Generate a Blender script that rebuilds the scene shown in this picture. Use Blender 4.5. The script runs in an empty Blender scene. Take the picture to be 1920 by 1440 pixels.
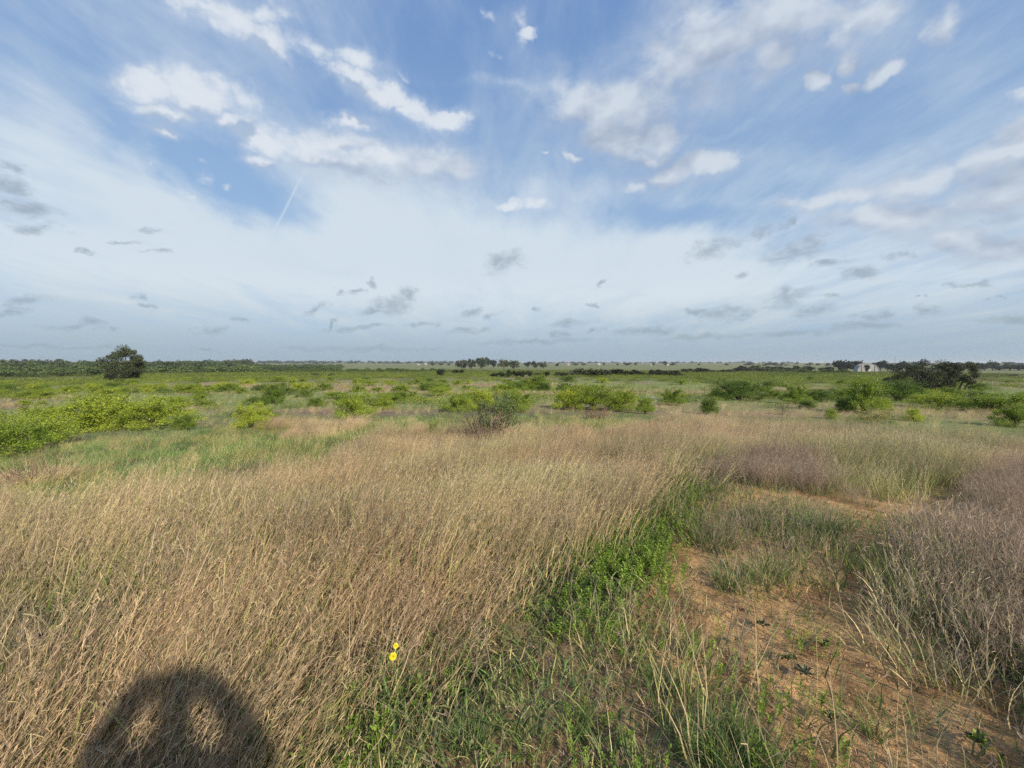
import bpy, math, random
import numpy as np
from mathutils import Vector, Euler, Matrix

R = math.radians
random.seed(11)
rng = np.random.default_rng(11)
scene = bpy.context.scene
C = scene.collection

# ------------------------------------------------------------------ camera
CAMZ = 1.65
FPX = 805.0                      # focal length in photo pixels (1920 wide)
PITCH = math.atan(40.0 / FPX)    # looking slightly down
cam_data = bpy.data.cameras.new('camera')
cam = bpy.data.objects.new('camera', cam_data)
C.objects.link(cam)
cam_data.sensor_width = 36.0
cam_data.lens = 36.0 * FPX / 1920.0
cam_data.clip_start = 0.03
cam_data.clip_end = 20000.0
cam.location = (0, 0, CAMZ)
cam.rotation_euler = (math.pi / 2 - PITCH, 0, 0)
scene.camera = cam
scene.render.resolution_x, scene.render.resolution_y = 1024, 768
scene.view_settings.view_transform = 'Standard'
scene.view_settings.look = 'None'
scene.view_settings.gamma = 1.0
EXPO = 0.38
scene.view_settings.exposure = EXPO
cy = scene.cycles
scene.render.engine = 'CYCLES'
cy.max_bounces = 5
cy.diffuse_bounces = 3
cy.glossy_bounces = 1
cy.transmission_bounces = 3
cy.transparent_max_bounces = 4
cy.volume_bounces = 0
cy.use_adaptive_sampling = True
cy.adaptive_threshold = 0.01
cy.use_denoising = False

SP, CP = math.sin(PITCH), math.cos(PITCH)
def pix_dir(px, py):
    """world direction of a photo pixel"""
    a, b = (np.asarray(px, float) - 960) / FPX, (720 - np.asarray(py, float)) / FPX
    x, y, z = a, CP + b * SP, -SP + b * CP
    n = np.sqrt(x * x + y * y + z * z)
    return x / n, y / n, z / n
def world_pix(x, y, z):
    """photo pixel of a world point"""
    dz = z - CAMZ
    d = y * CP - dz * SP
    u = y * SP + dz * CP
    d = np.where(np.abs(d) < 1e-6, 1e-6, d)
    return 960 + FPX * x / d, 720 - FPX * u / d, d

# ------------------------------------------------------------------ sun and sky
SUN_EL, SUN_AZ = R(28.0), R(141.0)     # azimuth clockwise from +Y: behind the camera, to the right
sx, sy, sz = math.sin(SUN_AZ) * math.cos(SUN_EL), math.cos(SUN_AZ) * math.cos(SUN_EL), math.sin(SUN_EL)
sl = bpy.data.lights.new('sun', 'SUN')
sl.energy = 5.0
sl.angle = R(1.4)
sl.color = (1.0, 0.86, 0.66)
sun = bpy.data.objects.new('sun', sl)
C.objects.link(sun)
sun.rotation_euler = Vector((-sx, -sy, -sz)).to_track_quat('-Z', 'Y').to_euler()

world = bpy.data.worlds.new('World')
scene.world = world
world.use_nodes = True
WN, WL = world.node_tree.nodes, world.node_tree.links
WN.clear()
def wn(t, **k):
    n = WN.new(t)
    for a, b in k.items():
        setattr(n, a, b)
    return n
def wmath(op, a, b=None, c=None, clamp=False):
    n = wn('ShaderNodeMath', operation=op, use_clamp=clamp)
    for i, v in enumerate((a, b, c)):
        if v is None:
            continue
        if isinstance(v, (int, float)):
            n.inputs[i].default_value = v
        else:
            WL.new(v, n.inputs[i])
    return n.outputs[0]
def wsmooth(v, lo, hi):
    n = wn('ShaderNodeMapRange', interpolation_type='SMOOTHSTEP')
    WL.new(v, n.inputs[0])
    n.inputs[1].default_value, n.inputs[2].default_value = lo, hi
    return n.outputs[0]
def wmix(f, a, b):
    n = wn('ShaderNodeMix', data_type='RGBA')
    if isinstance(f, (int, float)):
        n.inputs[0].default_value = f
    else:
        WL.new(f, n.inputs[0])
    for i, v in ((6, a), (7, b)):
        if isinstance(v, tuple):
            n.inputs[i].default_value = (*v, 1)
        else:
            WL.new(v, n.inputs[i])
    return n.outputs[2]
def srgb(r, g, b):
    f = lambda c: c / 12.92 if c <= 0.04045 else ((c + 0.055) / 1.055) ** 2.4
    return tuple(f(v / 255.0) for v in (r, g, b))

tc = wn('ShaderNodeTexCoord')
DIR = tc.outputs['Generated']
sep = wn('ShaderNodeSeparateXYZ'); WL.new(DIR, sep.inputs[0])
az = wmath('ARCTAN2', sep.outputs[0], sep.outputs[1])
el = wmath('ARCSINE', sep.outputs[2])
cmb = wn('ShaderNodeCombineXYZ'); WL.new(az, cmb.inputs[0]); WL.new(el, cmb.inputs[1])
AE = cmb.outputs[0]
# plane coordinates for a cloud layer overhead (compressed towards the horizon)
zz = wmath('ADD', wmath('MAXIMUM', sep.outputs[2], 0.0), 0.10)
cq = wn('ShaderNodeCombineXYZ')
WL.new(wmath('DIVIDE', sep.outputs[0], zz), cq.inputs[0]); WL.new(wmath('DIVIDE', sep.outputs[1], zz), cq.inputs[1])
Q = cq.outputs[0]
def wnoise(vec, scale, detail=6, rough=0.55, dist=0.0, color=False, off=None, stretch=None, rot=0.0):
    if off is not None or stretch is not None or rot:
        m = wn('ShaderNodeMapping')
        WL.new(vec, m.inputs[0])
        m.inputs[1].default_value = off or (0, 0, 0)
        m.inputs[2].default_value = (0, 0, rot)
        m.inputs[3].default_value = stretch or (1, 1, 1)
        vec = m.outputs[0]
    n = wn('ShaderNodeTexNoise')
    WL.new(vec, n.inputs['Vector'])
    n.inputs['Scale'].default_value = scale
    n.inputs['Detail'].default_value = detail
    n.inputs['Roughness'].default_value = rough
    n.inputs['Distortion'].default_value = dist
    return n.outputs['Color'] if color else n.outputs[0]
def wvec(op, a, b):
    n = wn('ShaderNodeVectorMath', operation=op)
    for i, v in enumerate((a, b)):
        if isinstance(v, tuple):
            n.inputs[i].default_value = v
        elif isinstance(v, (int, float)):
            n.inputs[3].default_value = v
        else:
            WL.new(v, n.inputs[i])
    return n.outputs[0]
# warp the lookup so that the cloud masses get ragged outlines
warpn = wvec('SUBTRACT', wnoise(AE, 9.0, 4, 0.6, color=True), (0.5, 0.5, 0.5))
warp = wvec('MULTIPLY', warpn, (0.13, 0.07, 0.0))
AEW = wvec('ADD', AE, warp)
AEW2 = wvec('ADD', AE, warp)
warpf = wvec('MULTIPLY', wvec('SUBTRACT', wnoise(AE, 22.0, 4, 0.6, color=True), (0.5, 0.5, 0.5)), (0.10, 0.035, 0.0))
AEW3 = wvec('ADD', AE, warpf)

def px_ae(px, py):
    x, y, z = pix_dir(px, py)
    return math.atan2(x, y), math.asin(z)
def blob(vec, px, py, rx, ry, ang=0.0, w=1.0):
    """soft ellipse in the sky; ang in degrees, counter-clockwise in the picture"""
    c, s = math.cos(R(ang)), math.sin(R(ang))
    a0, e0 = px_ae(px, py)
    a1, e1 = px_ae(px + rx * c, py - rx * s)
    a2, e2 = px_ae(px - ry * s, py - ry * c)
    r1, r2 = math.hypot(a1 - a0, e1 - e0), math.hypot(a2 - a0, e2 - e0)
    m = wn('ShaderNodeMapping', vector_type='TEXTURE')
    WL.new(vec, m.inputs[0])
    m.inputs[1].default_value = (a0, e0, 0)
    m.inputs[2].default_value = (0, 0, math.atan2(e1 - e0, a1 - a0))
    m.inputs[3].default_value = (r1 * 1.35, r2 * 1.35, 1)
    g = wn('ShaderNodeTexGradient', gradient_type='SPHERICAL')
    WL.new(m.outputs[0], g.inputs[0])
    return wmath('MULTIPLY', g.outputs[1], w) if w != 1.0 else g.outputs[1]
def layer(vec, blobs, mode='ADD'):
    acc = None
    for b in blobs:
        o = blob(vec, *b)
        acc = o if acc is None else wmath('MAXIMUM' if mode == 'MAX' else 'ADD', acc, o)
    return acc

BRIGHT = [(385, 175, 95, 42, -8), (295, 165, 55, 32, 10), (320, 210, 70, 16, -5), (300, 238, 38, 10, -8), (455, 178, 34, 26, 0), (420, 215, 50, 16, 0),
          (440, 40, 105, 32, -15), (520, 80, 80, 30, -35), (590, 100, 60, 26, -20), (370, 12, 70, 16, -10), (490, 25, 45, 26, 0),
          (670, 120, 40, 20, -10), (660, 152, 75, 16, -15), (730, 180, 70, 18, -18), (780, 208, 45, 20, -15), (835, 222, 38, 20, 0), (750, 145, 20, 8, 0, 0.42),
          (510, 262, 72, 38, -10), (600, 275, 80, 32, -5), (690, 292, 70, 24, -6), (500, 292, 50, 16, -5), (640, 225, 50, 12, 0),
          (378, 325, 22, 18, -30, 0.42), (362, 292, 14, 8, -30, 0.42), (425, 341, 11, 9, 0, 0.42), (357, 366, 14, 6, 0, 0.42), (287, 313, 9, 4, 0, 0.42),
          (970, 45, 22, 30, 0, 0.42), (968, 85, 16, 18, -30, 0.42), (990, 70, 30, 14, 0), (925, 102, 14, 9, 0, 0.42), (905, 20, 18, 12, 0, 0.42),
          (968, 378, 46, 8, -3), (1015, 290, 8, 5, 0, 0.42)]
BIG = [(705, 300, 110, 40, -6), (815, 305, 75, 38, 0), (640, 262, 80, 26, -8), (1480, 30, 170, 62, 5), (1330, 70, 120, 85, 20), (1260, 150, 120, 75, 30), (1190, 190, 95, 60, 20), (1080, 190, 90, 40, -10), (1180, 250, 90, 50, -10),
       (1250, 255, 60, 45, 0), (1210, 292, 60, 16, -8), (1620, 40, 85, 42, 10), (1600, 110, 30, 32, 20), (1650, 150, 40, 18, 35), (1780, 45, 50, 42, 20), (1600, 165, 30, 12, 20),
       (1530, 155, 30, 18, 0), (1440, 105, 60, 30, 20), (1240, 330, 95, 22, 12), (1330, 308, 72, 20, 8), (1185, 348, 45, 14, 8), (1075, 290, 22, 10, 0),
       (1540, 375, 85, 12, 9), (1600, 362, 60, 16, 10), (1740, 335, 120, 30, 12), (1860, 290, 90, 40, 22), (1900, 250, 60, 26, 20), (1880, 370, 95, 50, 8),
       (1700, 410, 130, 34, 6), (1770, 450, 110, 26, -6), (1870, 462, 80, 20, 2), (1890, 190, 50, 14, 25), (1630, 400, 90, 22, 5)]
GREY = [(945, 492, 48, 24, 15), (735, 570, 52, 24, 18), (700, 584, 40, 8, 5), (765, 550, 26, 22, 30), (1335, 468, 58, 20, 16), (1420, 440, 36, 14, 30), (1495, 468, 66, 26, 16), (1390, 515, 22, 8, 20),
        (1470, 420, 26, 10, 30), (1612, 512, 55, 16, 0), (1555, 492, 50, 9, 3), (1690, 482, 24, 10, 0), (1470, 560, 62, 20, 8), (1530, 582, 50, 15, 4), (1345, 590, 52, 20, 8), (1300, 583, 26, 8, 0), (1385, 592, 34, 14, 18),
        (1570, 555, 28, 8, 12), (1740, 578, 34, 9, 4), (1640, 592, 44, 12, 8), (1060, 608, 44, 9, 0), (1048, 626, 24, 8, 0), (1115, 618, 24, 6, 20), (1112, 572, 16, 5, 0), (1126, 532, 22, 5, 30), (1005, 576, 12, 6, 0),
        (885, 585, 32, 10, 12), (880, 620, 44, 9, 0), (925, 590, 22, 5, 15), (680, 616, 58, 7, 6), (618, 612, 30, 6, 28), (590, 580, 28, 9, 25), (665, 545, 22, 7, 0), (637, 546, 9, 6, 0), (700, 532, 10, 14, 0), (793, 606, 30, 7, 0),
        (390, 622, 36, 8, 6), (457, 600, 12, 8, 0), (125, 610, 40, 9, 4), (165, 603, 30, 10, 0), (190, 618, 18, 6, 0), (60, 565, 60, 10, 6), (25, 582, 36, 10, 0), (255, 552, 26, 8, -8), (270, 567, 20, 6, 0),
        (20, 350, 56, 26, -10), (45, 392, 66, 18, -8), (65, 428, 60, 12, 0), (10, 310, 30, 14, 0), (277, 431, 28, 6, 0), (290, 472, 36, 5, -4), (240, 452, 40, 4, -4), (160, 466, 16, 4, 0), (390, 655, 30, 4, 0),
        (1210, 620, 70, 10, 5), (1320, 632, 110, 8, 2), (1480, 625, 110, 8, 3), (1620, 615, 90, 10, 3), (1880, 600, 66, 12, 4), (1810, 533, 44, 6, 0), (1860, 555, 20, 5, 10), (1720, 560, 12, 4, 0), (80, 650, 200, 5, 0), (700, 655, 180, 6, 0), (1000, 642, 140, 6, 2)]
VEIL = [(1480, 170, 340, 110, 12, .45), (150, 460, 330, 110, -8, 1.3), (60, 260, 150, 110, -35, .85), (300, 390, 300, 70, -22, 1.1), (640, 460, 280, 120, 0, 1.2), (650, 350, 190, 60, -8, .9), (880, 440, 220, 100, 0, 1.0), (1000, 540, 420, 110, 0, 1.2),
        (1150, 480, 260, 60, 5, .8), (1350, 520, 300, 90, 4, .9), (1750, 520, 300, 110, 0, .7), (1300, 370, 130, 25, 8, .35), (1560, 320, 190, 36, 5, .45), (840, 150, 190, 14, 0, .3),
        (560, 400, 5, 90, -22, .0), (1000, 160, 90, 10, -4, .4), (1370, 250, 60, 7, 22, .3), (1100, 360, 120, 30, 0, .5)]

nsky = wn('ShaderNodeTexSky', sky_type='NISHITA')
nsky.sun_disc = False
nsky.sun_elevation = SUN_EL
nsky.sun_rotation = SUN_AZ
nsky.air_density = 1.0
nsky.dust_density = 1.2
nsky.ozone_density = 1.4
SKYK = 0.10
# values inside the colour chain are "sky radiance"; the Background strength scales all of it
def rad(r, g, b, k=1.0):
    return tuple(v / SKYK * k * 2 ** -EXPO for v in srgb(r, g, b))
skycol = nsky.outputs[0]
blue = wmix(wsmooth(el, 0.10, 0.85), rad(158, 190, 224), rad(108, 148, 206))
base = wmix(0.80, skycol, blue)
# streaky high veil: fibres run away from the camera towards the horizon
fib = wnoise(Q, 1.0, 9, 0.62, 0.7, stretch=(1.7, 0.62, 1), rot=R(16))
fib2 = wnoise(Q, 1.0, 8, 0.66, 0.3, off=(5, 2, 0), stretch=(5.0, 1.8, 1), rot=R(-22))
soft = wnoise(AE, 3.2, 5, 0.55, 0.3)
veil = wmath('MULTIPLY', layer(AEW2, VEIL), 0.78)
lowband = wsmooth(el, 0.50, 0.10)
veil = wmath('ADD', veil, wmath('MULTIPLY', lowband, 0.42))
veil = wmath('ADD', veil, wmath('MULTIPLY', wmath('SUBTRACT', fib, 0.45), 1.7))
veil = wmath('ADD', veil, wmath('MULTIPLY', wmath('SUBTRACT', fib2, 0.5), 1.3))
veil = wmath('ADD', veil, wmath('MULTIPLY', wmath('SUBTRACT', soft, 0.50), 1.6))
veil = wmath('SUBTRACT', veil, layer(AEW2, [(470, 350, 150, 70, -20, 1.5), (330, 290, 150, 45, -30, .6), (1700, 210, 280, 90, 15, .5), (1250, 415, 160, 26, 5, .5), (820, 110, 120, 70, -20, .3), (120, 60, 220, 90, -20, .35)]))
veil = wmath('ADD', wmath('MULTIPLY', wsmooth(veil, -0.35, 1.45), 0.90), wmath('MULTIPLY', wsmooth(el, 0.24, 0.08), 0.10))
vt = wmath('ADD', wsmooth(el, 0.0, 0.17), wmath('MULTIPLY', wmath('SUBTRACT', fib, 0.5), 0.5), clamp=True)
veilcol = wmix(vt, rad(172, 189, 199), rad(215, 227, 236))
col = wmix(veil, base, veilcol)
# contrail
ct = blob(AE, 538, 386, 74, 3.2, 64)
col = wmix(wmath('MULTIPLY', wsmooth(ct, 0.02, 0.8), 0.34), col, rad(222, 233, 243))
# broken cumulus, lit from behind the camera
STR = (1, 1.7, 1)
fine = wnoise(AE, 11.0, 12, 0.70, 0.25, stretch=STR, rot=R(-10))
def billow(vec, scale, detail):
    n = wn('ShaderNodeTexVoronoi', voronoi_dimensions='2D', feature='F1', normalize=True)
    m = wn('ShaderNodeMapping'); WL.new(vec, m.inputs[0]); m.inputs[3].default_value = (1, 1.5, 1)
    WL.new(m.outputs[0], n.inputs['Vector'])
    n.inputs['Scale'].default_value = scale; n.inputs['Detail'].default_value = detail; n.inputs['Roughness'].default_value = 0.55
    n.inputs['Randomness'].default_value = 1.0
    return n.outputs['Distance']
AEW4 = wvec('ADD', AE, wvec('MULTIPLY', wvec('SUBTRACT', wnoise(AE, 40.0, 3, 0.6, color=True), (0.5, 0.5, 0.5)), (0.022, 0.016, 0.0)))
bil = billow(AEW4, 20.0, 3.0)
bil_up = billow(wvec('ADD', AEW4, (-0.004, 0.012, 0)), 20.0, 1.0)
bil_0 = billow(AEW4, 20.0, 1.0)
gapn = wnoise(AE, 6.5, 3, 0.5, 0.4, off=(3.3, 1.2, 0), stretch=(1, 1.5, 1), rot=R(25))
shd = wmath('MULTIPLY', wmath('SUBTRACT', wnoise(wvec('ADD', AE, (0, -0.012, 0)), 9.0, 4, 0.55, 0.2, stretch=(1, 1.8, 1)), 0.5), -1.6)
rl0 = wnoise(AE, 15.0, 3, 0.5, 0.2, stretch=STR)
rl1 = wnoise(wvec('ADD', AE, (-0.010, 0.022, 0)), 15.0, 3, 0.5, 0.2, stretch=STR)
relief = wmath('MULTIPLY', wmath('SUBTRACT', rl0, rl1), 1.3)
def cloudlayer(blobs, col, bright, grey, lo, hi, amp, opa, bias=0.0, gain=1.0, vec=AEW2, shift=(0.0, 0.045, 0), puff=0.0):
    m = layer(vec, blobs, 'MAX')
    mu = layer(wvec('ADD', vec, shift), blobs, 'MAX')        # density higher up: dark underside
    fs = wmath('ADD', wmath('MULTIPLY', wmath('SUBTRACT', fine, 0.5), amp), wmath('MULTIPLY', wmath('SUBTRACT', gapn, 0.5), 2.1))
    d = wmath('ADD', m, fs)
    if puff:
        d = wmath('ADD', d, wmath('MULTIPLY', wmath('SUBTRACT', 0.40, bil), puff))
    a = wmath('MULTIPLY', wmath('MULTIPLY', wsmooth(d, lo, hi), opa), wsmooth(m, 0.0, 0.42))
    sh = wmath('ADD', wmath('ADD', wmath('MULTIPLY', wmath('SUBTRACT', m, mu), gain), relief if not puff else wmath('ADD', shd, wmath('MULTIPLY', wmath('SUBTRACT', bil_up, bil_0), 1.8))), 0.60 + bias, clamp=True)
    return wmix(a, col, wmix(sh, grey, bright)), a
col, a0 = cloudlayer([(x, y, rx * 1.5, ry * 1.7, an) for x, y, rx, ry, an in BIG if rx > 50], col, rad(200, 213, 228), rad(178, 192, 212), -0.25, 1.25, 1.7, 0.50)
col, a1 = cloudlayer(BIG, col, rad(212, 221, 231), rad(160, 174, 197), -0.05, 0.80, 1.5, 0.85, bias=-0.14, gain=0.8)
col, a3 = cloudlayer([(q[0], q[1], q[2] * 1.45, q[3] * 1.6, q[4]) for q in BRIGHT if q[2] > 30], col, rad(206, 219, 234), rad(184, 200, 222), -0.1, 1.3, 1.8, 0.55)
col, a2 = cloudlayer(BRIGHT, col, rad(226, 232, 239), rad(170, 186, 209), 0.04, 1.10, 1.6, 0.84, bias=-0.14, gain=1.9, puff=1.3)
# small grey low clouds
gm = layer(AEW3, GREY, 'MAX')
gf = wnoise(AE, 24.0, 10, 0.68, 0.6, stretch=(1, 2.0, 1), rot=R(-10))
gd = wmath('ADD', gm, wmath('MULTIPLY', wmath('SUBTRACT', gf, 0.5), 2.1))
ga = wmath('MULTIPLY', wmath('MULTIPLY', wsmooth(gd, 0.0, 1.25), wsmooth(gm, 0.0, 0.45)), 0.72)
gcol = wmix(wsmooth(el, 0.02, 0.30), rad(148, 166, 178), rad(146, 160, 178))
col = wmix(ga, col, gcol)
# grey band just above the horizon
hb = wmath('MULTIPLY', wsmooth(el, 0.085, 0.0), 0.6)
col = wmix(hb, col, rad(163, 181, 193))
bg = wn('ShaderNodeBackground')
WL.new(col, bg.inputs[0])
bg.inputs[1].default_value = SKYK
wo = wn('ShaderNodeOutputWorld')
WL.new(bg.outputs[0], wo.inputs[0])
world.cycles.sampling_method = 'MANUAL'
world.cycles.sample_map_resolution = 512

# ------------------------------------------------------------------ numeric noise
def _hash(ix, iy, seed):
    h = (ix.astype(np.int64) * 374761393 + iy.astype(np.int64) * 668265263 + seed * 1442695041) & 0xffffffff
    h = ((h ^ (h >> 13)) * 1274126177) & 0xffffffff
    h = (h ^ (h >> 16)) & 0xffffffff
    return h / 4294967295.0
def vnoise(x, y, seed=0):
    x, y = np.asarray(x, float), np.asarray(y, float)
    ix, iy = np.floor(x), np.floor(y)
    fx, fy = x - ix, y - iy
    fx, fy = fx * fx * (3 - 2 * fx), fy * fy * (3 - 2 * fy)
    a, b = _hash(ix, iy, seed), _hash(ix + 1, iy, seed)
    c, d = _hash(ix, iy + 1, seed), _hash(ix + 1, iy + 1, seed)
    return (a + (b - a) * fx) * (1 - fy) + (c + (d - c) * fx) * fy
def fbm(x, y, seed=0, octv=4, rough=0.5):
    t, a, s = 0.0, 1.0, 0.0
    for i in range(octv):
        t = t + a * vnoise(x * 2 ** i + 17.3 * i, y * 2 ** i - 9.1 * i, seed + i)
        s += a
        a *= rough
    return t / s

# ------------------------------------------------------------------ terrain
PR = np.array([0, 5, 10, 16, 24, 40, 80, 140, 200, 350, 700, 1200, 1800, 3000, 6000, 12000.])
PZ = np.array([0, -.03, -.28, -.72, -1.15, -1.55, -1.9, -2.9, -3.9, -6.0, -6.6, -5.4, -3.4, -1.2, -1.0, -2.0])
def terrain(x, y):
    x, y = np.asarray(x, float), np.asarray(y, float)
    r = np.sqrt(x * x + y * y)
    z = np.interp(r, PR, PZ)
    z = z * (1 + 0.0 * x)
    # gentle swells
    z = z + (fbm(x / 3.1, y / 3.1, 3, 3) - .5) * 0.16 * np.clip(r / 6, 0.25, 1)
    z = z + (fbm(x / 28., y / 28., 5, 3) - .5) * np.clip((r - 8) / 60, 0, 1) * 1.0
    z = z + (fbm(x / 400., y / 400., 8, 3) - .5) * np.clip((r - 250) / 900, 0, 1) * 5.0
    z = z + np.clip((-x - 150) / 900, 0, 1) * np.clip((y) / 600, 0, 1) * 2.0
    return z
def pix_ground(px, py, tmax=6000.0):
    """where the ray of a photo pixel meets the ground"""
    dx, dy, dz = [float(v) for v in pix_dir(px, py)]
    t = np.concatenate([np.linspace(0.5, 60, 600), np.geomspace(60, tmax, 1400)[1:]])
    h = CAMZ + dz * t - terrain(dx * t, dy * t)
    k = np.where(h < 0)[0]
    if len(k) == 0:
        tt = t[int(np.argmin(h[400:])) + 400]
    else:
        k = k[0]
        tt = t[k - 1] + (t[k] - t[k - 1]) * h[k - 1] / (h[k - 1] - h[k]) if k > 0 else t[0]
    x, y = dx * tt, dy * tt
    depth = y * CP - (float(terrain(x, y)) - CAMZ) * SP
    return x, y, float(terrain(x, y)), depth / FPX       # last: metres per photo pixel there

# ------------------------------------------------------------------ what grows where (kinds of cover)
def inpoly(px, py, poly):
    ins = np.zeros(px.shape, bool)
    n = len(poly)
    for i in range(n):
        x1, y1 = poly[i]; x2, y2 = poly[(i + 1) % n]
        if y1 == y2:
            continue
        c = ((y1 > py) != (y2 > py)) & (px < (x2 - x1) * (py - y1) / (y2 - y1) + x1)
        ins ^= c
    return ins
DRY, GREEN, YEL, PUR, BLUE, WEED, SAND, MID, MIX, THIN = range(10)
COVER = [
    (GREEN, [(-2000, 815), (100, 812), (330, 800), (560, 800), (760, 775), (1040, 760), (1260, 770), (1250, 800), (1100, 822), (930, 828), (760, 815), (640, 838), (560, 872), (420, 905), (250, 925), (120, 950), (-2000, 990)]),
    (DRY, [(560, 800), (700, 790), (640, 812), (520, 822)]),
    (DRY, [(820, 812), (1090, 812), (1120, 838), (860, 850)]),
    (YEL, [(1240, 860), (1400, 812), (1600, 800), (1830, 790), (1890, 830), (1860, 870), (1760, 925), (1560, 925), (1500, 900), (1300, 905)]),
    (DRY, [(1190, 800), (1420, 780), (1860, 770), (1900, 790), (1780, 815), (1560, 830), (1420, 850), (1300, 852), (1240, 880), (1180, 850)]),
    (PUR, [(1290, 880), (1400, 866), (1560, 872), (1570, 900), (1540, 925), (1310, 925)]),
    (THIN, [(1270, 905), (1620, 905), (1680, 935), (1640, 1090), (1540, 1120), (1400, 1140), (1300, 1090), (1250, 1000)]),
    (SAND, [(1310, 918), (1560, 912), (1640, 930), (1600, 945), (1320, 948)]),
    (SAND, [(1170, 1000), (1275, 975), (1340, 1050), (1430, 1110), (1400, 1170), (1230, 1180), (1180, 1100)]),
    (SAND, [(1550, 1000), (1620, 925), (1820, 905), (1830, 950), (1760, 1010), (1735, 1090), (1730, 1150), (1660, 1170), (1540, 1130), (1570, 1070)]),
    (SAND, [(1190, 1170), (1400, 1110), (1540, 1085), (1660, 1125), (1690, 1190), (1760, 1245), (1860, 1290), (2150, 1330), (2900, 9000), (1700, 9000), (1520, 1460), (1490, 1350), (1430, 1310), (1340, 1330), (1240, 1300)]),
    (MIX, [(440, 1480), (480, 1400), (560, 1320), (640, 1270), (760, 1225), (880, 1180), (960, 1120), (1030, 1070), (1140, 1100), (1180, 1170), (1220, 1290), (1330, 1345), (1430, 1330), (1480, 1370), (1520, 1480), (1700, 9000), (200, 9000)]),
    (PUR, [(1745, 1050), (1800, 965), (1865, 895), (1960, 860), (9000, 850), (9000, 9000), (2900, 9000), (2150, 1350), (1860, 1300), (1790, 1225), (1755, 1140)]),
    (WEED, [(970, 1140), (1000, 1080), (1070, 1045), (1110, 1010), (1160, 970), (1215, 975), (1200, 1060), (1200, 1110), (1130, 1150), (1050, 1175)]),
    (WEED, [(1180, 990), (1195, 930), (1230, 885), (1290, 895), (1290, 950), (1250, 1000)]),
    (WEED, [(540, 1330), (620, 1290), (700, 1270), (830, 1240), (960, 1215), (1010, 1250), (930, 1320), (830, 1370), (700, 1385), (590, 1390)]),
]
def cover(x, y, lift=0.08):
    z = terrain(x, y) + lift
    px, py, d = world_pix(x, y, z)
    n1 = fbm(x * .9, y * .9, 21, 4, .6) - .5
    n2 = fbm(x * .9 + 40, y * .9, 31, 4, .6) - .5
    amp = np.clip((py - 690) / 250, 0.1, 1.0)
    px2, py2 = px + n1 * 110 * amp, py + n2 * 70 * amp
    k = np.full(px.shape, DRY)
    k[py2 < 792] = MID
    for kind, poly in COVER:
        k[inpoly(px2, py2, poly)] = kind
    k[(d < 0.3)] = MIX
    return k, px, py
# (albedo of soil and litter under each kind)
SOILC = {DRY: (.125, .092, .062), GREEN: (.085, .105, .045), YEL: (.15, .145, .06), PUR: (.09, .068, .055), BLUE: (.1, .1, .05), WEED: (.06, .08, .03), SAND: (.53, .335, .16), MID: (.15, .13, .07), MIX: (.27, .185, .105), THIN: (.34, .225, .125)}

# ------------------------------------------------------------------ helpers: tags, meshes, materials
def tag(o, label=None, cat=None, group=None, kind=None):
    if label: o['label'] = label
    if cat: o['category'] = cat
    if group: o['group'] = group
    if kind: o['kind'] = kind
    return o
def link(o, parent=None):
    C.objects.link(o)
    if parent: o.parent = parent
    return o
def empty(name, loc, rz=0.0, s=1.0):
    o = bpy.data.objects.new(name, None)
    o.location = loc; o.rotation_euler = (0, 0, rz); o.scale = (s, s, s) if isinstance(s, (int, float)) else s
    o.empty_display_size = 0.1
    return link(o)
def mesh_np(name, verts, faces, mats, cols=None, mi=None, smooth=False):
    """verts Nx3, faces a list of arrays (each MxK); colour per vertex in 'Col'"""
    me = bpy.data.meshes.new(name)
    faces = [f for f in faces if len(f)]
    me.vertices.add(len(verts))
    me.vertices.foreach_set('co', np.asarray(verts, np.float32).ravel())
    nl = sum(f.size for f in faces); nf = sum(len(f) for f in faces)
    me.loops.add(nl); me.polygons.add(nf)
    me.loops.foreach_set('vertex_index', np.concatenate([f.ravel() for f in faces]).astype(np.int32))
    tot = np.concatenate([np.full(len(f), f.shape[1]) for f in faces])
    st = np.concatenate([[0], np.cumsum(tot)[:-1]])
    me.polygons.foreach_set('loop_start', st.astype(np.int32))
    if mi is not None:
        me.polygons.foreach_set('material_index', np.asarray(mi, np.int32))
    if smooth:
        me.polygons.foreach_set('use_smooth', np.ones(nf, bool))
    if cols is not None:
        a = me.color_attributes.new('Col', 'FLOAT_COLOR', 'POINT')
        c = np.ones((len(verts), 4), np.float32); c[:, :3] = cols
        a.data.foreach_set('color', c.ravel())
    for m in mats: me.materials.append(m)
    me.update(calc_edges=True)
    return me
class Geo:
    def __init__(s): s.v, s.c, s.f, s.m, s.n = [], [], [], [], 0
    def add(s, v, f, c, m=0):
        v = np.asarray(v, float).reshape(-1, 3); f = np.asarray(f, int)
        c = np.asarray(c, float)
        if c.ndim == 1: c = np.tile(c, (len(v), 1))
        s.v.append(v); s.c.append(c); s.f.append(f + s.n); s.m.append(np.full(len(f), m)); s.n += len(v)
    def mesh(s, name, mats, smooth=False):
        # group the faces by vertex count
        fs, ms = [], []
        for k in sorted({f.shape[1] for f in s.f}):
            fs.append(np.concatenate([f for f in s.f if f.shape[1] == k]))
            ms.append(np.concatenate([m for f, m in zip(s.f, s.m) if f.shape[1] == k]))
        return mesh_np(name, np.concatenate(s.v), fs, mats, np.concatenate(s.c), np.concatenate(ms), smooth)
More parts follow.
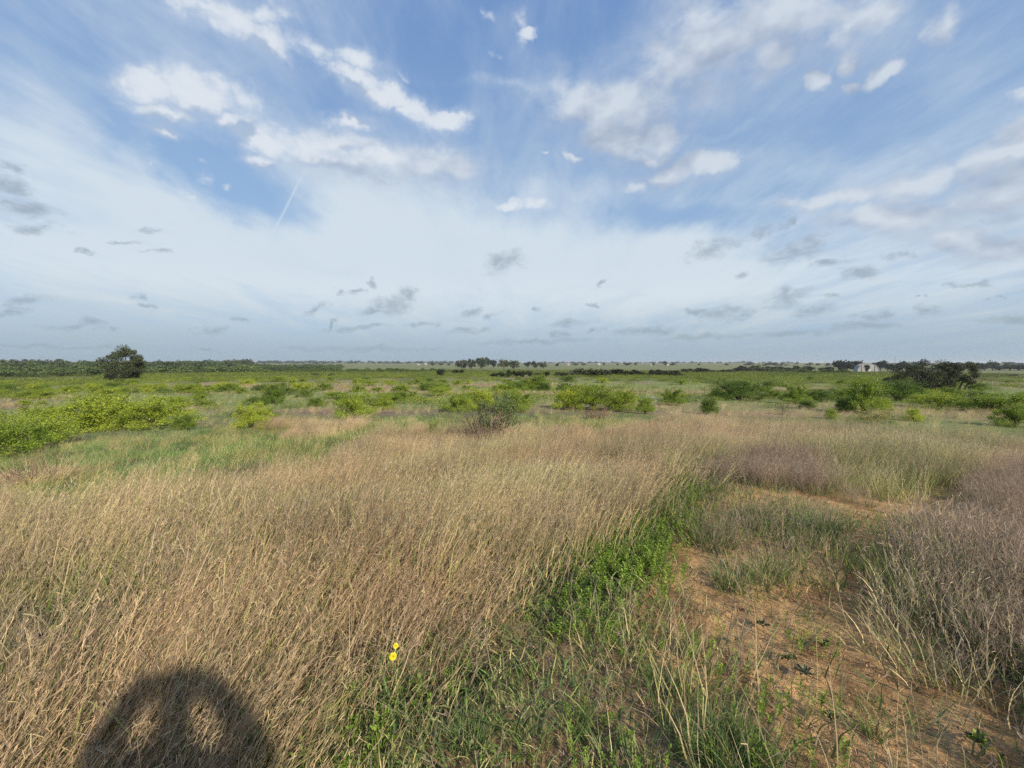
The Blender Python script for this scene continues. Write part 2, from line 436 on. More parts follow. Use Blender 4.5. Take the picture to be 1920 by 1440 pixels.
def tube(g, pts, rad_, col, sides=5, m=0, cap=True):
    pts = np.asarray(pts, float); n = len(pts)
    rad_ = np.broadcast_to(np.asarray(rad_, float), (n,))
    V = []
    for i in range(n):
        t = pts[min(i + 1, n - 1)] - pts[max(i - 1, 0)]
        t = t / (np.linalg.norm(t) + 1e-9)
        a = np.cross(t, (0.31, 0.95, 0.05)); a /= np.linalg.norm(a) + 1e-9
        b = np.cross(t, a)
        th = np.arange(sides) * 2 * np.pi / sides
        V.append(pts[i] + rad_[i] * (np.cos(th)[:, None] * a + np.sin(th)[:, None] * b))
    V = np.concatenate(V)
    F = [[i * sides + j, i * sides + (j + 1) % sides, (i + 1) * sides + (j + 1) % sides, (i + 1) * sides + j] for i in range(n - 1) for j in range(sides)]
    g.add(V, F, col, m)
    if cap:
        g.add(V[-sides:], [list(range(sides))], col, m)

def newmat(name):
    m = bpy.data.materials.new(name)
    m.use_nodes = True
    nt = m.node_tree
    nt.nodes.clear()
    return m, nt.nodes, nt.links
def leafmat(name, tinted=False, trans=0.3, rough=0.6, var=0.0, spec=0.25, base=None, hv=0.0):
    """thin plant matter: colour from the mesh, optionally times the instance's own tint"""
    m, N, L = newmat(name)
    a = N.new('ShaderNodeAttribute'); a.attribute_name = 'Col'
    c = a.outputs['Color']
    if tinted:
        b = N.new('ShaderNodeAttribute'); b.attribute_name = 'tint'; b.attribute_type = 'INSTANCER'
        mx = N.new('ShaderNodeMix'); mx.data_type = 'RGBA'; mx.blend_type = 'MULTIPLY'; mx.inputs[0].default_value = 1
        L.new(c, mx.inputs[6]); L.new(b.outputs['Color'], mx.inputs[7]); c = mx.outputs[2]
    if var:
        oi = N.new('ShaderNodeObjectInfo')
        hs = N.new('ShaderNodeHueSaturation')
        mr = N.new('ShaderNodeMapRange'); L.new(oi.outputs['Random'], mr.inputs[0])
        mr.inputs[3].default_value, mr.inputs[4].default_value = 1 - var, 1 + var
        L.new(mr.outputs[0], hs.inputs['Value'])
        mr2 = N.new('ShaderNodeMapRange'); L.new(oi.outputs['Random'], mr2.inputs[0])
        mr2.inputs[3].default_value, mr2.inputs[4].default_value = .5 + hv, .5 - hv
        L.new(mr2.outputs[0], hs.inputs['Hue'])
        L.new(c, hs.inputs['Color']); c = hs.outputs[0]
    p = N.new('ShaderNodeBsdfPrincipled')
    L.new(c, p.inputs['Base Color'])
    p.inputs['Roughness'].default_value = rough
    p.inputs['Specular IOR Level'].default_value = spec
    t = N.new('ShaderNodeBsdfTranslucent'); L.new(c, t.inputs[0])
    mx = N.new('ShaderNodeMixShader'); mx.inputs[0].default_value = trans
    L.new(p.outputs[0], mx.inputs[1]); L.new(t.outputs[0], mx.inputs[2])
    o = N.new('ShaderNodeOutputMaterial'); L.new(mx.outputs[0], o.inputs[0])
    return m
def plainmat(name, col, rough=0.8, noise=0.15, scale=6.0, metal=0.0, spec=0.3, bump=0.0):
    m, N, L = newmat(name)
    t = N.new('ShaderNodeTexCoord')
    n = N.new('ShaderNodeTexNoise'); n.inputs['Scale'].default_value = scale; n.inputs['Detail'].default_value = 6
    L.new(t.outputs['Object'], n.inputs['Vector'])
    mr = N.new('ShaderNodeMapRange'); L.new(n.outputs[0], mr.inputs[0])
    mr.inputs[1].default_value, mr.inputs[2].default_value = .3, .7
    mr.inputs[3].default_value, mr.inputs[4].default_value = 1 - noise, 1 + noise
    mx = N.new('ShaderNodeMix'); mx.data_type = 'RGBA'; mx.blend_type = 'MULTIPLY'; mx.inputs[0].default_value = 1
    mx.inputs[6].default_value = (*col, 1); L.new(mr.outputs[0], mx.inputs[7])
    p = N.new('ShaderNodeBsdfPrincipled'); L.new(mx.outputs[2], p.inputs['Base Color'])
    p.inputs['Roughness'].default_value = rough; p.inputs['Metallic'].default_value = metal; p.inputs['Specular IOR Level'].default_value = spec
    if bump:
        b = N.new('ShaderNodeBump'); b.inputs['Strength'].default_value = bump; L.new(n.outputs[0], b.inputs['Height']); L.new(b.outputs[0], p.inputs['Normal'])
    o = N.new('ShaderNodeOutputMaterial'); L.new(p.outputs[0], o.inputs[0])
    return m
M_GRASS = leafmat('grass_blade', True, 0.28)
M_LEAFI = leafmat('weed_leaf', True, 0.35, 0.55)
M_SHRUB = leafmat('shrub_leaf', False, 0.30, 0.6, 0.26, hv=0.012)
M_OAK = leafmat('oak_leaf', False, 0.12, 0.55, 0.12, hv=0.01)
M_FAR = leafmat('far_leaf', False, 0.12, 0.8, 0.25, 0.1, hv=0.02)
M_FARI = leafmat('far_leaf_mass', True, 0.12, 0.8, spec=0.1)
M_BARK = plainmat('bark', (.10, .082, .066), .9, .3, 9, bump=.6)
M_DEAD = leafmat('dead_stem', False, 0.1, 0.8)
M_WHITE = plainmat('white_painted_metal', (.40, .40, .39), .7, .2, .12)
M_ROOF = plainmat('grey_roof', (.30, .30, .31), .6, .1, .6)
M_DARK = plainmat('dark_opening', (.03, .03, .035), .7, .05, 1)
M_MAST = plainmat('galvanised_steel', (.30, .31, .32), .5, .1, 2, metal=.4)

# ------------------------------------------------------------------ ground sheet
def build_ground():
    na = 900
    rr = [0.0]
    r = 0.25
    while r < 11000:
        rr.append(r); r *= 1.0235 if r < 60 else 1.04
    rr = np.array(rr[1:])
    # finer in front than behind
    t = np.linspace(-1, 1, na, endpoint=False)
    ang = np.pi * (0.45 * t + 0.55 * t ** 3)
    A, RR = np.meshgrid(ang, rr)
    X, Y = np.sin(A) * RR, np.cos(A) * RR
    Z = terrain(X, Y)
    k, px, py = cover(X.ravel(), Y.ravel(), 0.0)
    k2, _, _ = cover(X.ravel(), Y.ravel(), 0.12)
    col = np.zeros((X.size, 3)); tabl = np.array([SOILC[i] for i in range(10)])
    near = RR.ravel() < 22
    acc = np.zeros_like(col)
    for dx_, dy_ in ((0, 0), (.07, 0), (-.07, 0), (0, .09), (0, -.09), (.14, .1), (-.14, -.1), (.12, -.12), (-.12, .12)):
        sc_ = np.clip(RR.ravel() / 3, .6, 3)
        kk, _, _ = cover(X.ravel() + dx_ * sc_, Y.ravel() + dy_ * sc_, 0.0)
        acc += tabl[kk]
    col[:] = acc / 9
    xf, yf, rf = X.ravel(), Y.ravel(), RR.ravel()
    sand = (k == SAND)
    # colour drift within each kind
    f1 = fbm(xf * 1.3, yf * 1.3, 51, 4, .6); f2 = fbm(xf * .35, yf * .35, 52, 4, .6)
    col *= (0.72 + 0.56 * f1)[:, None]
    # darker damp soil and thatch over the sand
    dk = np.clip((fbm(xf * 3.3, yf * 3.3, 61, 5, .7) - .46) * 6, 0, 1)[:, None]
    col = np.where(sand[:, None], col * (1 - dk) + np.array([.29, .17, .08]) * dk, col)
    # middle distance and beyond: bands of tan, pinkish and olive ground
    m = np.clip((rf - 16) / 14, 0, 1)[:, None]
    b = fbm(xf / 26, yf / 9, 71, 4, .6); b2 = fbm(xf / 60, yf / 22, 72, 4, .6)
    tan_, pink, olive = np.array([.27, .205, .125]), np.array([.20, .145, .115]), np.array([.18, .215, .08])
    w1 = np.clip((b - .47) * 9, 0, 1)[:, None]; w2 = np.clip((b2 - .48) * 9, 0, 1)[:, None]
    mid = (tan_ * w2 + pink * (1 - w2)) * w1 + olive * (1 - w1)
    col = col * (1 - m) + mid * m
    # far pasture: green in the centre, browner on the left
    fm = np.clip((rf - 240) / 160, 0, 1)[:, None]
    g2 = fbm(xf / 240, yf / 90, 73, 4, .6)[:, None]
    far = np.array([.125, .175, .055]) * (1 - g2) + np.array([.20, .185, .095]) * g2
    col = col * (1 - fm) + far * fm
    # fine relief near by: clods, footprints, wheel-track hollows
    z = Z.ravel()
    nr = np.clip(1 - rf / 14, 0, 1)
    z = z + nr * ((fbm(xf * 9, yf * 9, 81, 4, .6) - .5) * 0.06 + (fbm(xf * 34, yf * 34, 83, 3, .6) - .5) * 0.022 * np.clip(1.6 - rf / 4, 0, 1)) * np.where(sand, 1.0, 1.6)
    z = z - np.where(sand, 0.03, 0.0) * nr
    V = np.column_stack([xf, yf, z])
    nrg = len(rr)
    i, j = np.meshgrid(np.arange(nrg - 1), np.arange(na), indexing='ij')
    jn = (j + 1) % na
    F = np.stack([i * na + j, i * na + jn, (i + 1) * na + jn, (i + 1) * na + j], -1).reshape(-1, 4)
    V = np.vstack([V, [[0, 0, float(terrain(0, 0))]]]); col = np.vstack([col, SOILC[MIX]])
    cen = len(V) - 1
    T = np.array([[cen, (q + 1) % na, q] for q in range(na)])
    m, N, L = newmat('field_soil')
    a = N.new('ShaderNodeAttribute'); a.attribute_name = 'Col'
    tcn = N.new('ShaderNodeTexCoord')
    def nz(s, d=6, ro=.6):
        n = N.new('ShaderNodeTexNoise'); n.inputs['Scale'].default_value = s; n.inputs['Detail'].default_value = d; n.inputs['Roughness'].default_value = ro
        L.new(tcn.outputs['Object'], n.inputs['Vector']); return n.outputs[0]
    n1, n2, n3 = nz(34, 8, .7), nz(2.2), nz(170, 3)
    def mr(v, lo, hi):
        q = N.new('ShaderNodeMapRange'); L.new(v, q.inputs[0]); q.inputs[1].default_value, q.inputs[2].default_value = .3, .7
        q.inputs[3].default_value, q.inputs[4].default_value = lo, hi; return q.outputs[0]
    def mul(c, f):
        q = N.new('ShaderNodeMix'); q.data_type = 'RGBA'; q.blend_type = 'MULTIPLY'; q.inputs[0].default_value = 1
        L.new(c, q.inputs[6]); L.new(f, q.inputs[7]); return q.outputs[2]
    c = mul(mul(mul(a.outputs['Color'], mr(n1, .55, 1.4)), mr(n2, .8, 1.2)), mr(n3, .82, 1.18))
    p = N.new('ShaderNodeBsdfPrincipled'); L.new(c, p.inputs['Base Color']); p.inputs['Roughness'].default_value = .95; p.inputs['Specular IOR Level'].default_value = .15
    ad = N.new('ShaderNodeMath'); ad.operation = 'ADD'; L.new(n1, ad.inputs[0])
    hm = N.new('ShaderNodeMath'); hm.operation = 'MULTIPLY'; hm.inputs[1].default_value = .4; L.new(n3, hm.inputs[0]); L.new(hm.outputs[0], ad.inputs[1])
    bp = N.new('ShaderNodeBump'); bp.inputs['Strength'].default_value = .9; bp.inputs['Distance'].default_value = .02
    L.new(ad.outputs[0], bp.inputs['Height']); L.new(bp.outputs[0], p.inputs['Normal'])
    o = N.new('ShaderNodeOutputMaterial'); L.new(p.outputs[0], o.inputs[0])
    me = mesh_np('ground', V, [F, T], [m], col, smooth=True)
    g = link(bpy.data.objects.new('ground', me))
    tag(g, kind='structure')
build_ground()

# ------------------------------------------------------------------ blades
def blades(g, n, rad_, h, w, th0, th1, cols, K=4, lean=0.0, leanspread=0.6, base_dark=0.0, m=0, seed=None, tipcol=None, out=1.0, ctr=(0, 0), taper=1.0, minw=0.12):
    """n curved ribbons. th0: tilt at the root, th1: extra bend to the tip (radians, ranges)"""
    r = np.sqrt(rng.random(n)) * rad_; a = rng.random(n) * 2 * np.pi
    bx, by = ctr[0] + r * np.cos(a), ctr[1] + r * np.sin(a)
    H = rng.uniform(h[0], h[1], n); W = rng.uniform(w[0], w[1], n)
    # direction of the lean: partly outward from the tuft, partly downwind (+X)
    dirx, diry = np.cos(a) * out + lean + rng.normal(0, leanspread, n), np.sin(a) * out + rng.normal(0, leanspread, n)
    dn = np.hypot(dirx, diry) + 1e-6
    dirx, diry = dirx / dn, diry / dn
    T0 = rng.uniform(th0[0], th0[1], n); T1 = rng.uniform(th1[0], th1[1], n)
    t = np.linspace(0, 1, K + 1)
    th = T0[:, None] + T1[:, None] * t[None, :] ** 1.3
    thm = (th[:, 1:] + th[:, :-1]) / 2
    ds = H[:, None] / K
    hor = np.concatenate([np.zeros((n, 1)), np.cumsum(np.sin(thm) * ds, 1)], 1)
    ver = np.concatenate([np.zeros((n, 1)), np.cumsum(np.cos(thm) * ds, 1)], 1)
    wob = rng.normal(0, 0.012, (n, K + 1)) * t[None, :] * H[:, None] * 2
    X = bx[:, None] + dirx[:, None] * hor + wob; Y = by[:, None] + diry[:, None] * hor + wob[:, ::-1]; Z = ver - 0.02
    fa = rng.random(n) * np.pi
    wx, wy = np.cos(fa) * W / 2, np.sin(fa) * W / 2
    prof = np.maximum(1 - t ** 1.6 * taper, minw)
    V = np.stack([np.stack([X - wx[:, None] * prof, Y - wy[:, None] * prof, Z], -1), np.stack([X + wx[:, None] * prof, Y + wy[:, None] * prof, Z], -1)], 2)   # n,K+1,2,3
    cc = np.asarray(cols, float)[rng.integers(0, len(cols), n)] * rng.uniform(.78, 1.22, (n, 1))
    CC = np.repeat(cc[:, None, :], K + 1, 1)
    if tipcol is not None:
        f = (t[None, :, None] ** 1.5)
        CC = CC * (1 - f) + np.asarray(tipcol) * f
    CC = np.repeat(CC[:, :, None, :], 2, 2)
    idx = np.arange(n)[:, None] * (K + 1) * 2 + np.arange(K)[None, :] * 2
    F = np.stack([idx, idx + 1, idx + 3, idx + 2], -1).reshape(-1, 4)
    g.add(V.reshape(-1, 3), F, CC.reshape(-1, 3), m)
    return X, Y, Z
def panicles(g, X, Y, Z, nb, ln, w, cols, t0=0.5, m=0, up=0.38):
    """short side branchlets on the upper part of the stems"""
    n, K1 = X.shape
    tt = rng.uniform(t0, 1.0, (n, nb))
    f = tt * (K1 - 1); i = np.minimum(f.astype(int), K1 - 2); fr = f - i
    I = np.arange(n)[:, None]
    P = [A[I, i] * (1 - fr) + A[I, i + 1] * fr for A in (X, Y, Z)]
    P = np.stack(P, -1).reshape(-1, 3)
    N_ = len(P)
    L_ = rng.uniform(ln[0], ln[1], N_) * (1.25 - tt.ravel() * .6)
    T = [A[I, i + 1] - A[I, i] for A in (X, Y, Z)]
    T = np.stack(T, -1).reshape(-1, 3); T /= np.linalg.norm(T, axis=1)[:, None] + 1e-9
    d = rng.normal(0, 1, (N_, 3)) * up + T * 1.25; d /= np.linalg.norm(d, axis=1)[:, None]
    s = np.cross(d, rng.normal(0, 1, (N_, 3))); s /= np.linalg.norm(s, axis=1)[:, None]
    W = rng.uniform(w[0], w[1], N_)[:, None]
    E = P + d * L_[:, None]
    V = np.stack([P - s * W / 2, P + s * W / 2, E + s * W * .35, E - s * W * .35], 1).reshape(-1, 3)
    F = np.arange(N_ * 4).reshape(-1, 4)
    cc = np.asarray(cols, float)[rng.integers(0, len(cols), N_)] * rng.uniform(.75, 1.25, (N_, 1))
    g.add(V, F, np.repeat(cc, 4, 0), m)
def proto(name, g, mats):
    return bpy.data.objects.new(name, g.mesh(name, mats))     # stays out of the scene, only scattered

TAN = [(.50, .41, .245), (.44, .355, .205), (.58, .49, .30), (.37, .29, .165), (.46, .36, .225)]
PINK = [(.44, .345, .225), (.38, .285, .185), (.50, .395, .265), (.33, .25, .165)]
PURP = [(.33, .265, .22), (.27, .215, .18), (.41, .335, .275), (.235, .185, .155)]
GRN = [(.135, .20, .06), (.11, .17, .055), (.175, .24, .075), (.21, .25, .10)]
BLG = [(.125, .185, .075), (.10, .155, .065), (.165, .22, .095)]
YLG = [(.34, .36, .12), (.42, .41, .16), (.28, .32, .095), (.48, .44, .22)]
WDG = [(.21, .33, .04), (.165, .28, .04), (.27, .40, .055), (.32, .42, .08)]
OLV = [(.21, .20, .085), (.26, .23, .115), (.175, .185, .07)]

def p_dry(lod, v):
    g = Geo(); k = (1, 1.7, 3.2)[lod]
    n = (26, 24, 20)[lod]; rr = (.11, .19, .42)[lod]
    blades(g, n + 14, rr, (.10, .28), (.0014 * k, .0028 * k), (.1, .6), (.5, 1.6), TAN + GRN[:2] + YLG[:1], 4, .7)
    X, Y, Z = blades(g, n + 14, rr, (.25, .48), (.0011 * k, .0019 * k), (.06, .34), (.35, 1.05), TAN[:3] + PINK[:1] + YLG[3:4], 5, 1.7, .42, tipcol=(.46, .36, .26))
    panicles(g, X, Y, Z, (16, 10, 6)[lod], (.02, .05), (.0006 * k, .0010 * k), PINK + TAN[:1], .4)
    blades(g, 1, rr, (.34, .52), (.0016 * k, .0026 * k), (.05, .3), (.5, 1.3), [(.60, .52, .33), (.54, .45, .28)], 6, 1.5, .4, taper=.8)
    return g
def p_green(lod, v):
    g = Geo(); k = (1, 1.7, 3.4)[lod]; rr = (.10, .2, .42)[lod]
    blades(g, (46, 44, 34)[lod], rr, (.07, .20), (.0026 * k, .0046 * k), (.1, .7), (.3, 1.4), GRN * 2 + BLG + TAN[:1], 3, .5)
    blades(g, 5, rr, (.14, .24), (.0014 * k, .0024 * k), (.1, .4), (.4, 1.0), TAN[:3], 4, .9)
    return g
def p_yel(lod, v):
    g = Geo(); k = (1, 1.7, 3.0)[lod]; rr = (.11, .2, .42)[lod]
    blades(g, (30, 28, 24)[lod], rr, (.25, .50), (.0025 * k, .0042 * k), (.05, .35), (.3, 1.0), YLG * 2 + GRN, 5, 1.0)
    X, Y, Z = blades(g, 14, rr, (.38, .58), (.0015 * k, .0026 * k), (.02, .2), (.3, .8), YLG[1:2] + TAN[:3], 5, 1.4)
    panicles(g, X, Y, Z, 6, (.02, .06), (.0012 * k, .002 * k), [(.42, .38, .22), (.36, .30, .20)], .6)
    return g
def p_pur(lod, v):
    g = Geo(); k = (1, 1.7, 3.0)[lod]; rr = (.11, .2, .42)[lod]
    blades(g, (26, 22, 18)[lod], rr, (.10, .28), (.0018 * k, .0032 * k), (.1, .5), (.3, 1.2), GRN + BLG + OLV, 4, .2)
    X, Y, Z = blades(g, (36, 28, 18)[lod], rr, (.26, .47), (.0009 * k, .0016 * k), (.02, .3), (.1, .6), PURP, 5, .5, .8)
    panicles(g, X, Y, Z, (30, 18, 10)[lod], (.025, .065), (.00055 * k, .0010 * k), PURP, .3, up=.6)
    return g
def p_blue(lod, v):
    g = Geo(); k = (1, 1.6, 2.6)[lod]; rr = (.07, .1, .2)[lod]
    blades(g, 64, rr, (.16, .34), (.0026 * k, .0046 * k), (.05, .5), (.3, 1.3), BLG * 2 + GRN + OLV[:1], 5, .25)
    blades(g, 2, rr, (.25, .4), (.0016 * k, .003 * k), (.1, .4), (.2, .8), TAN[:3], 5, .6)
    return g
def p_mix(lod, v):
    g = Geo(); k = (1, 1.6, 3)[lod]; rr = (.12, .2, .4)[lod]
    blades(g, 34, rr, (.10, .30), (.0028 * k, .005 * k), (.1, .6), (.3, 1.2), GRN + BLG + OLV, 4, .4)
    X, Y, Z = blades(g, 8, rr, (.20, .42), (.0013 * k, .0024 * k), (.05, .35), (.2, .8), PURP + TAN[2:4], 4, .5)
    panicles(g, X, Y, Z, 8, (.02, .07), (.001 * k, .0018 * k), PURP + OLV, .4)
    blades(g, 4, rr, (.1, .3), (.002 * k, .004 * k), (.8, 1.3), (0, .5), TAN, 3, 0)
    return g
def leafplant(g, n, rad_, hh, ll, lw, cols, m=0, whorl=9, sprd=.35):
    """upright leafy stems with lance-shaped leaves"""
    for i in range(n):
        r, a = rad_ * math.sqrt(random.random()), random.random() * 6.28
        b = np.array([r * math.cos(a), r * math.sin(a), -0.01]); H = random.uniform(*hh)
        d = np.array([math.cos(a) * sprd * random.random() + random.gauss(0, .1), math.sin(a) * sprd * random.random() + random.gauss(0, .1), 1.0])
        top = b + d * H
        tube(g, [b, (b + top) / 2 + .005, top], [.0013, .001, .0007], cols[0], 3, m, False)
        q = whorl
        for j in range(q):
            t = .25 + .75 * j / q
            p = b + (top - b) * t
            aa = j * 2.4 + random.random(); e = random.uniform(.25, .9)
            L_ = random.uniform(*ll) * (1.15 - .5 * t)
            dd = np.array([math.cos(aa) * math.cos(e), math.sin(aa) * math.cos(e), math.sin(e)])
            s = np.cross(dd, (0, 0, 1)); s /= np.linalg.norm(s) + 1e-6
            w_ = lw * random.uniform(.7, 1.2)
            mid = p + dd * L_ * .5 + np.array([0, 0, .12 * L_]); tip = p + dd * L_ - np.array([0, 0, .12 * L_])
            c = np.array(cols[random.randrange(len(cols))]) * random.uniform(.8, 1.25)
            g.add([p, mid - s * w_ / 2, tip, mid + s * w_ / 2], [[0, 1, 2, 3]], c, m)
def p_weed(lod, v):
    g = Geo(); k = (1, 1.3, 2)[lod]
    leafplant(g, (20, 17, 15)[lod], (.10, .16, .3)[lod], (.05, .16), (.012 * k, .026 * k), .0056 * k, WDG, 0, 13)
    blades(g, 8, .1, (.08, .2), (.0026 * k, .0046 * k), (.1, .7), (.3, 1.2), GRN, 3, .4)
    return g
def p_litter(lod, v):
    g = Geo()
    blades(g, 22, .13, (.04, .20), (.0014, .0032), (1.2, 1.62), (-.1, .12), [(.30, .20, .12), (.15, .095, .055), (.40, .29, .17), (.09, .06, .04), (.07, .045, .03)], 2, 0, 1.5, out=.3)
    return g
def p_prost(lod, v):
    g = Geo()
    blades(g, 20, .05, (.04, .12), (.003, .006), (.7, 1.3), (.1, .6), BLG + OLV + GRN, 3, 0, .8)
    return g
def p_clod(lod, v):
    g = Geo()
    for i in range(9):
        th = np.arange(6) * 1.047; r = .003 + .008 * rng.random() ** 3
        c = rng.uniform(-.09, .09, 3) * (1, 1, 0)
        jit = lambda: rng.uniform(.65, 1.3, 6)
        a, b = jit() * r, jit() * r * .75
        V = np.concatenate([np.column_stack([np.cos(th) * a, np.sin(th) * a, np.full(6, -.004)]), np.column_stack([np.cos(th + .3) * b, np.sin(th + .3) * b, np.full(6, r * .75) * rng.uniform(.7, 1.2, 6)]), [[0, 0, r * 1.05]]]) + c
        F = [[j, (j + 1) % 6, 6 + (j + 1) % 6, 6 + j] for j in range(6)]; T = [[6 + j, 6 + (j + 1) % 6, 12] for j in range(6)]
        col = np.array([(.50, .36, .20), (.40, .28, .155), (.56, .42, .26), (.28, .19, .11)][rng.integers(4)])
        n0 = g.n; g.add(V, F, col); g.f.append(np.array(T) + n0); g.m.append(np.zeros(6, int))
    return g
def p_scrub(lod, v):
    g = Geo()
    cl = [(.21, .275, .05), (.155, .215, .045), (.28, .33, .06), (.12, .165, .045)]
    n = 520
    P = rng.normal(0, 1, (n, 3)) * (.55, .55, .22); P[:, 2] = np.abs(P[:, 2]) + .08
    d = rng.normal(0, 1, (n, 3)); d[:, 2] = d[:, 2] * .6 + .5; d /= np.linalg.norm(d, axis=1)[:, None]
    s = np.cross(d, rng.normal(0, 1, (n, 3))); s /= np.linalg.norm(s, axis=1)[:, None]
    L_, W = rng.uniform(.05, .12, (n, 1)), rng.uniform(.018, .04, (n, 1))
    V = np.stack([P, P + d * L_ * .5 - s * W, P + d * L_, P + d * L_ * .5 + s * W], 1).reshape(-1, 3)
    cc = np.array(cl)[rng.integers(0, 4, n)] * rng.uniform(.75, 1.25, (n, 1))
    g.add(V, np.arange(n * 4).reshape(-1, 4), np.repeat(cc, 4, 0))
    return g

def gn_scatter(name, pts, protos, rot, scl, pid, tint, label=None):
    me = bpy.data.meshes.new(name)
    n = len(pts)
    me.vertices.add(n); me.vertices.foreach_set('co', np.asarray(pts, np.float32).ravel())
    def att(nm, ty, data, key):
        a = me.attributes.new(nm, ty, 'POINT'); a.data.foreach_set(key, np.asarray(data).ravel())
    att('rot', 'FLOAT_VECTOR', rot.astype(np.float32), 'vector')
    att('scl', 'FLOAT_VECTOR', scl.astype(np.float32), 'vector')
    att('pid', 'INT', pid.astype(np.int32), 'value')
    t4 = np.ones((n, 4), np.float32); t4[:, :3] = tint
    att('tint', 'FLOAT_COLOR', t4, 'color')
    o = link(bpy.data.objects.new(name, me))
    nt = bpy.data.node_groups.new(name + '_scatter', 'GeometryNodeTree')
    nt.interface.new_socket('Geometry', in_out='INPUT', socket_type='NodeSocketGeometry')
    nt.interface.new_socket('Geometry', in_out='OUTPUT', socket_type='NodeSocketGeometry')
    N, L = nt.nodes, nt.links
    gi, go = N.new('NodeGroupInput'), N.new('NodeGroupOutput')
    j = N.new('GeometryNodeJoinGeometry')
    for p in protos:
        oi = N.new('GeometryNodeObjectInfo'); oi.inputs[0].default_value = p; oi.inputs[1].default_value = True
        L.new(oi.outputs['Geometry'], j.inputs[0])
    ip = N.new('GeometryNodeInstanceOnPoints'); ip.inputs['Pick Instance'].default_value = True
    L.new(gi.outputs[0], ip.inputs['Points']); L.new(j.outputs[0], ip.inputs['Instance'])
    def named(nm, ty):
        q = N.new('GeometryNodeInputNamedAttribute'); q.data_type = ty; q.inputs[0].default_value = nm; return q.outputs[0]
    L.new(named('pid', 'INT'), ip.inputs['Instance Index'])
    e = N.new('FunctionNodeEulerToRotation'); L.new(named('rot', 'FLOAT_VECTOR'), e.inputs[0]); L.new(e.outputs[0], ip.inputs['Rotation'])
    L.new(named('scl', 'FLOAT_VECTOR'), ip.inputs['Scale'])
    L.new(ip.outputs[0], go.inputs[0])
    md = o.modifiers.new('scatter', 'NODES'); md.node_group = nt
    tag(o, label, kind='stuff')
    return o

# candidate points: rings in front of (and a little around) the camera
def candidates(r0, r1, dens, half=R(58)):
    n = int(dens * half * (r1 * r1 - r0 * r0))
    r = np.sqrt(rng.uniform(r0 * r0, r1 * r1, n)); a = rng.uniform(-half, half, n)
    return r * np.sin(a), r * np.cos(a), r
LODS = [(0.45, 6.5), (6.5, 19.0), (19.0, 75.0)]
#            kind of proto : density per m2 in each cover kind, per lod factor
DENS = {   # near density per square metre
    'dry':    {DRY: 56, GREEN: 3, YEL: 6, PUR: 2, THIN: 2, MIX: 0, WEED: 1, MID: 34},
    'green':  {GREEN: 70, DRY: 18, YEL: 14, THIN: 14, MIX: 150, SAND: 6.0, PUR: 8, MID: 26, WEED: 6},
    'yellow': {YEL: 48, GREEN: 3, DRY: 5, MIX: .5, THIN: 3, MID: 6},
    'purple': {PUR: 95, THIN: 22, MIX: 4, DRY: 9, YEL: 3, SAND: .8},
    'blue':   {THIN: 6, MIX: 3.2, PUR: 3, SAND: .25, WEED: 3, GREEN: 1},
    'mixed':  {MIX: 38, THIN: 12, PUR: 8, SAND: 2, WEED: 4, DRY: 2},
    'weed':   {WEED: 62, MIX: 26, THIN: 3, SAND: 2.2, PUR: 2, GREEN: 1.2, DRY: .5},
    'litter': {SAND: 90, THIN: 30, MIX: 22, PUR: 4, WEED: 4},
    'prost':  {SAND: 60, THIN: 24, MIX: 18},
    'clod':   {SAND: 70, THIN: 30, MIX: 20},
}
LODF = {'dry': (1, .5, .13), 'green': (1, .45, .13), 'yellow': (1, .5, .13), 'purple': (1, .5, .12), 'blue': (1, .8, .06), 'mixed': (1, .5, .06), 'weed': (1, .6, .05), 'litter': (1, .6, 0), 'prost': (1, .7, 0), 'clod': (1, .25, 0)}
PF = {'dry': p_dry, 'green': p_green, 'yellow': p_yel, 'purple': p_pur, 'blue': p_blue, 'mixed': p_mix, 'weed': p_weed, 'litter': p_litter, 'prost': p_prost, 'clod': p_clod}
NAMES = {'dry': ('dry_grass', 'tan and pinkish-brown dry grass with feathery seed heads leaning in the wind'), 'green': ('green_grass', 'short green grass growing between the dry stands'),
         'yellow': ('yellow_green_grass', 'pale yellow-green grass beyond the sandy track'), 'purple': ('purple_grey_grass', 'fine purple-grey grass with misty seed heads beside the track'),
         'blue': ('long_bladed_grass', 'blue-green long-bladed grass clumps dotted through the field'), 'mixed': ('olive_grass', 'mixed olive and green grass near the sandy track'),
         'weed': ('leafy_weeds', 'bright green leafy weeds in low patches'), 'litter': ('straw_litter', 'broken dry stems lying on the sand'), 'clod': ('soil_clods', 'crumbs of reddish soil and small stones scattered over the bare ground'), 'prost': ('low_ground_plants', 'small flat plants creeping over the sand')}
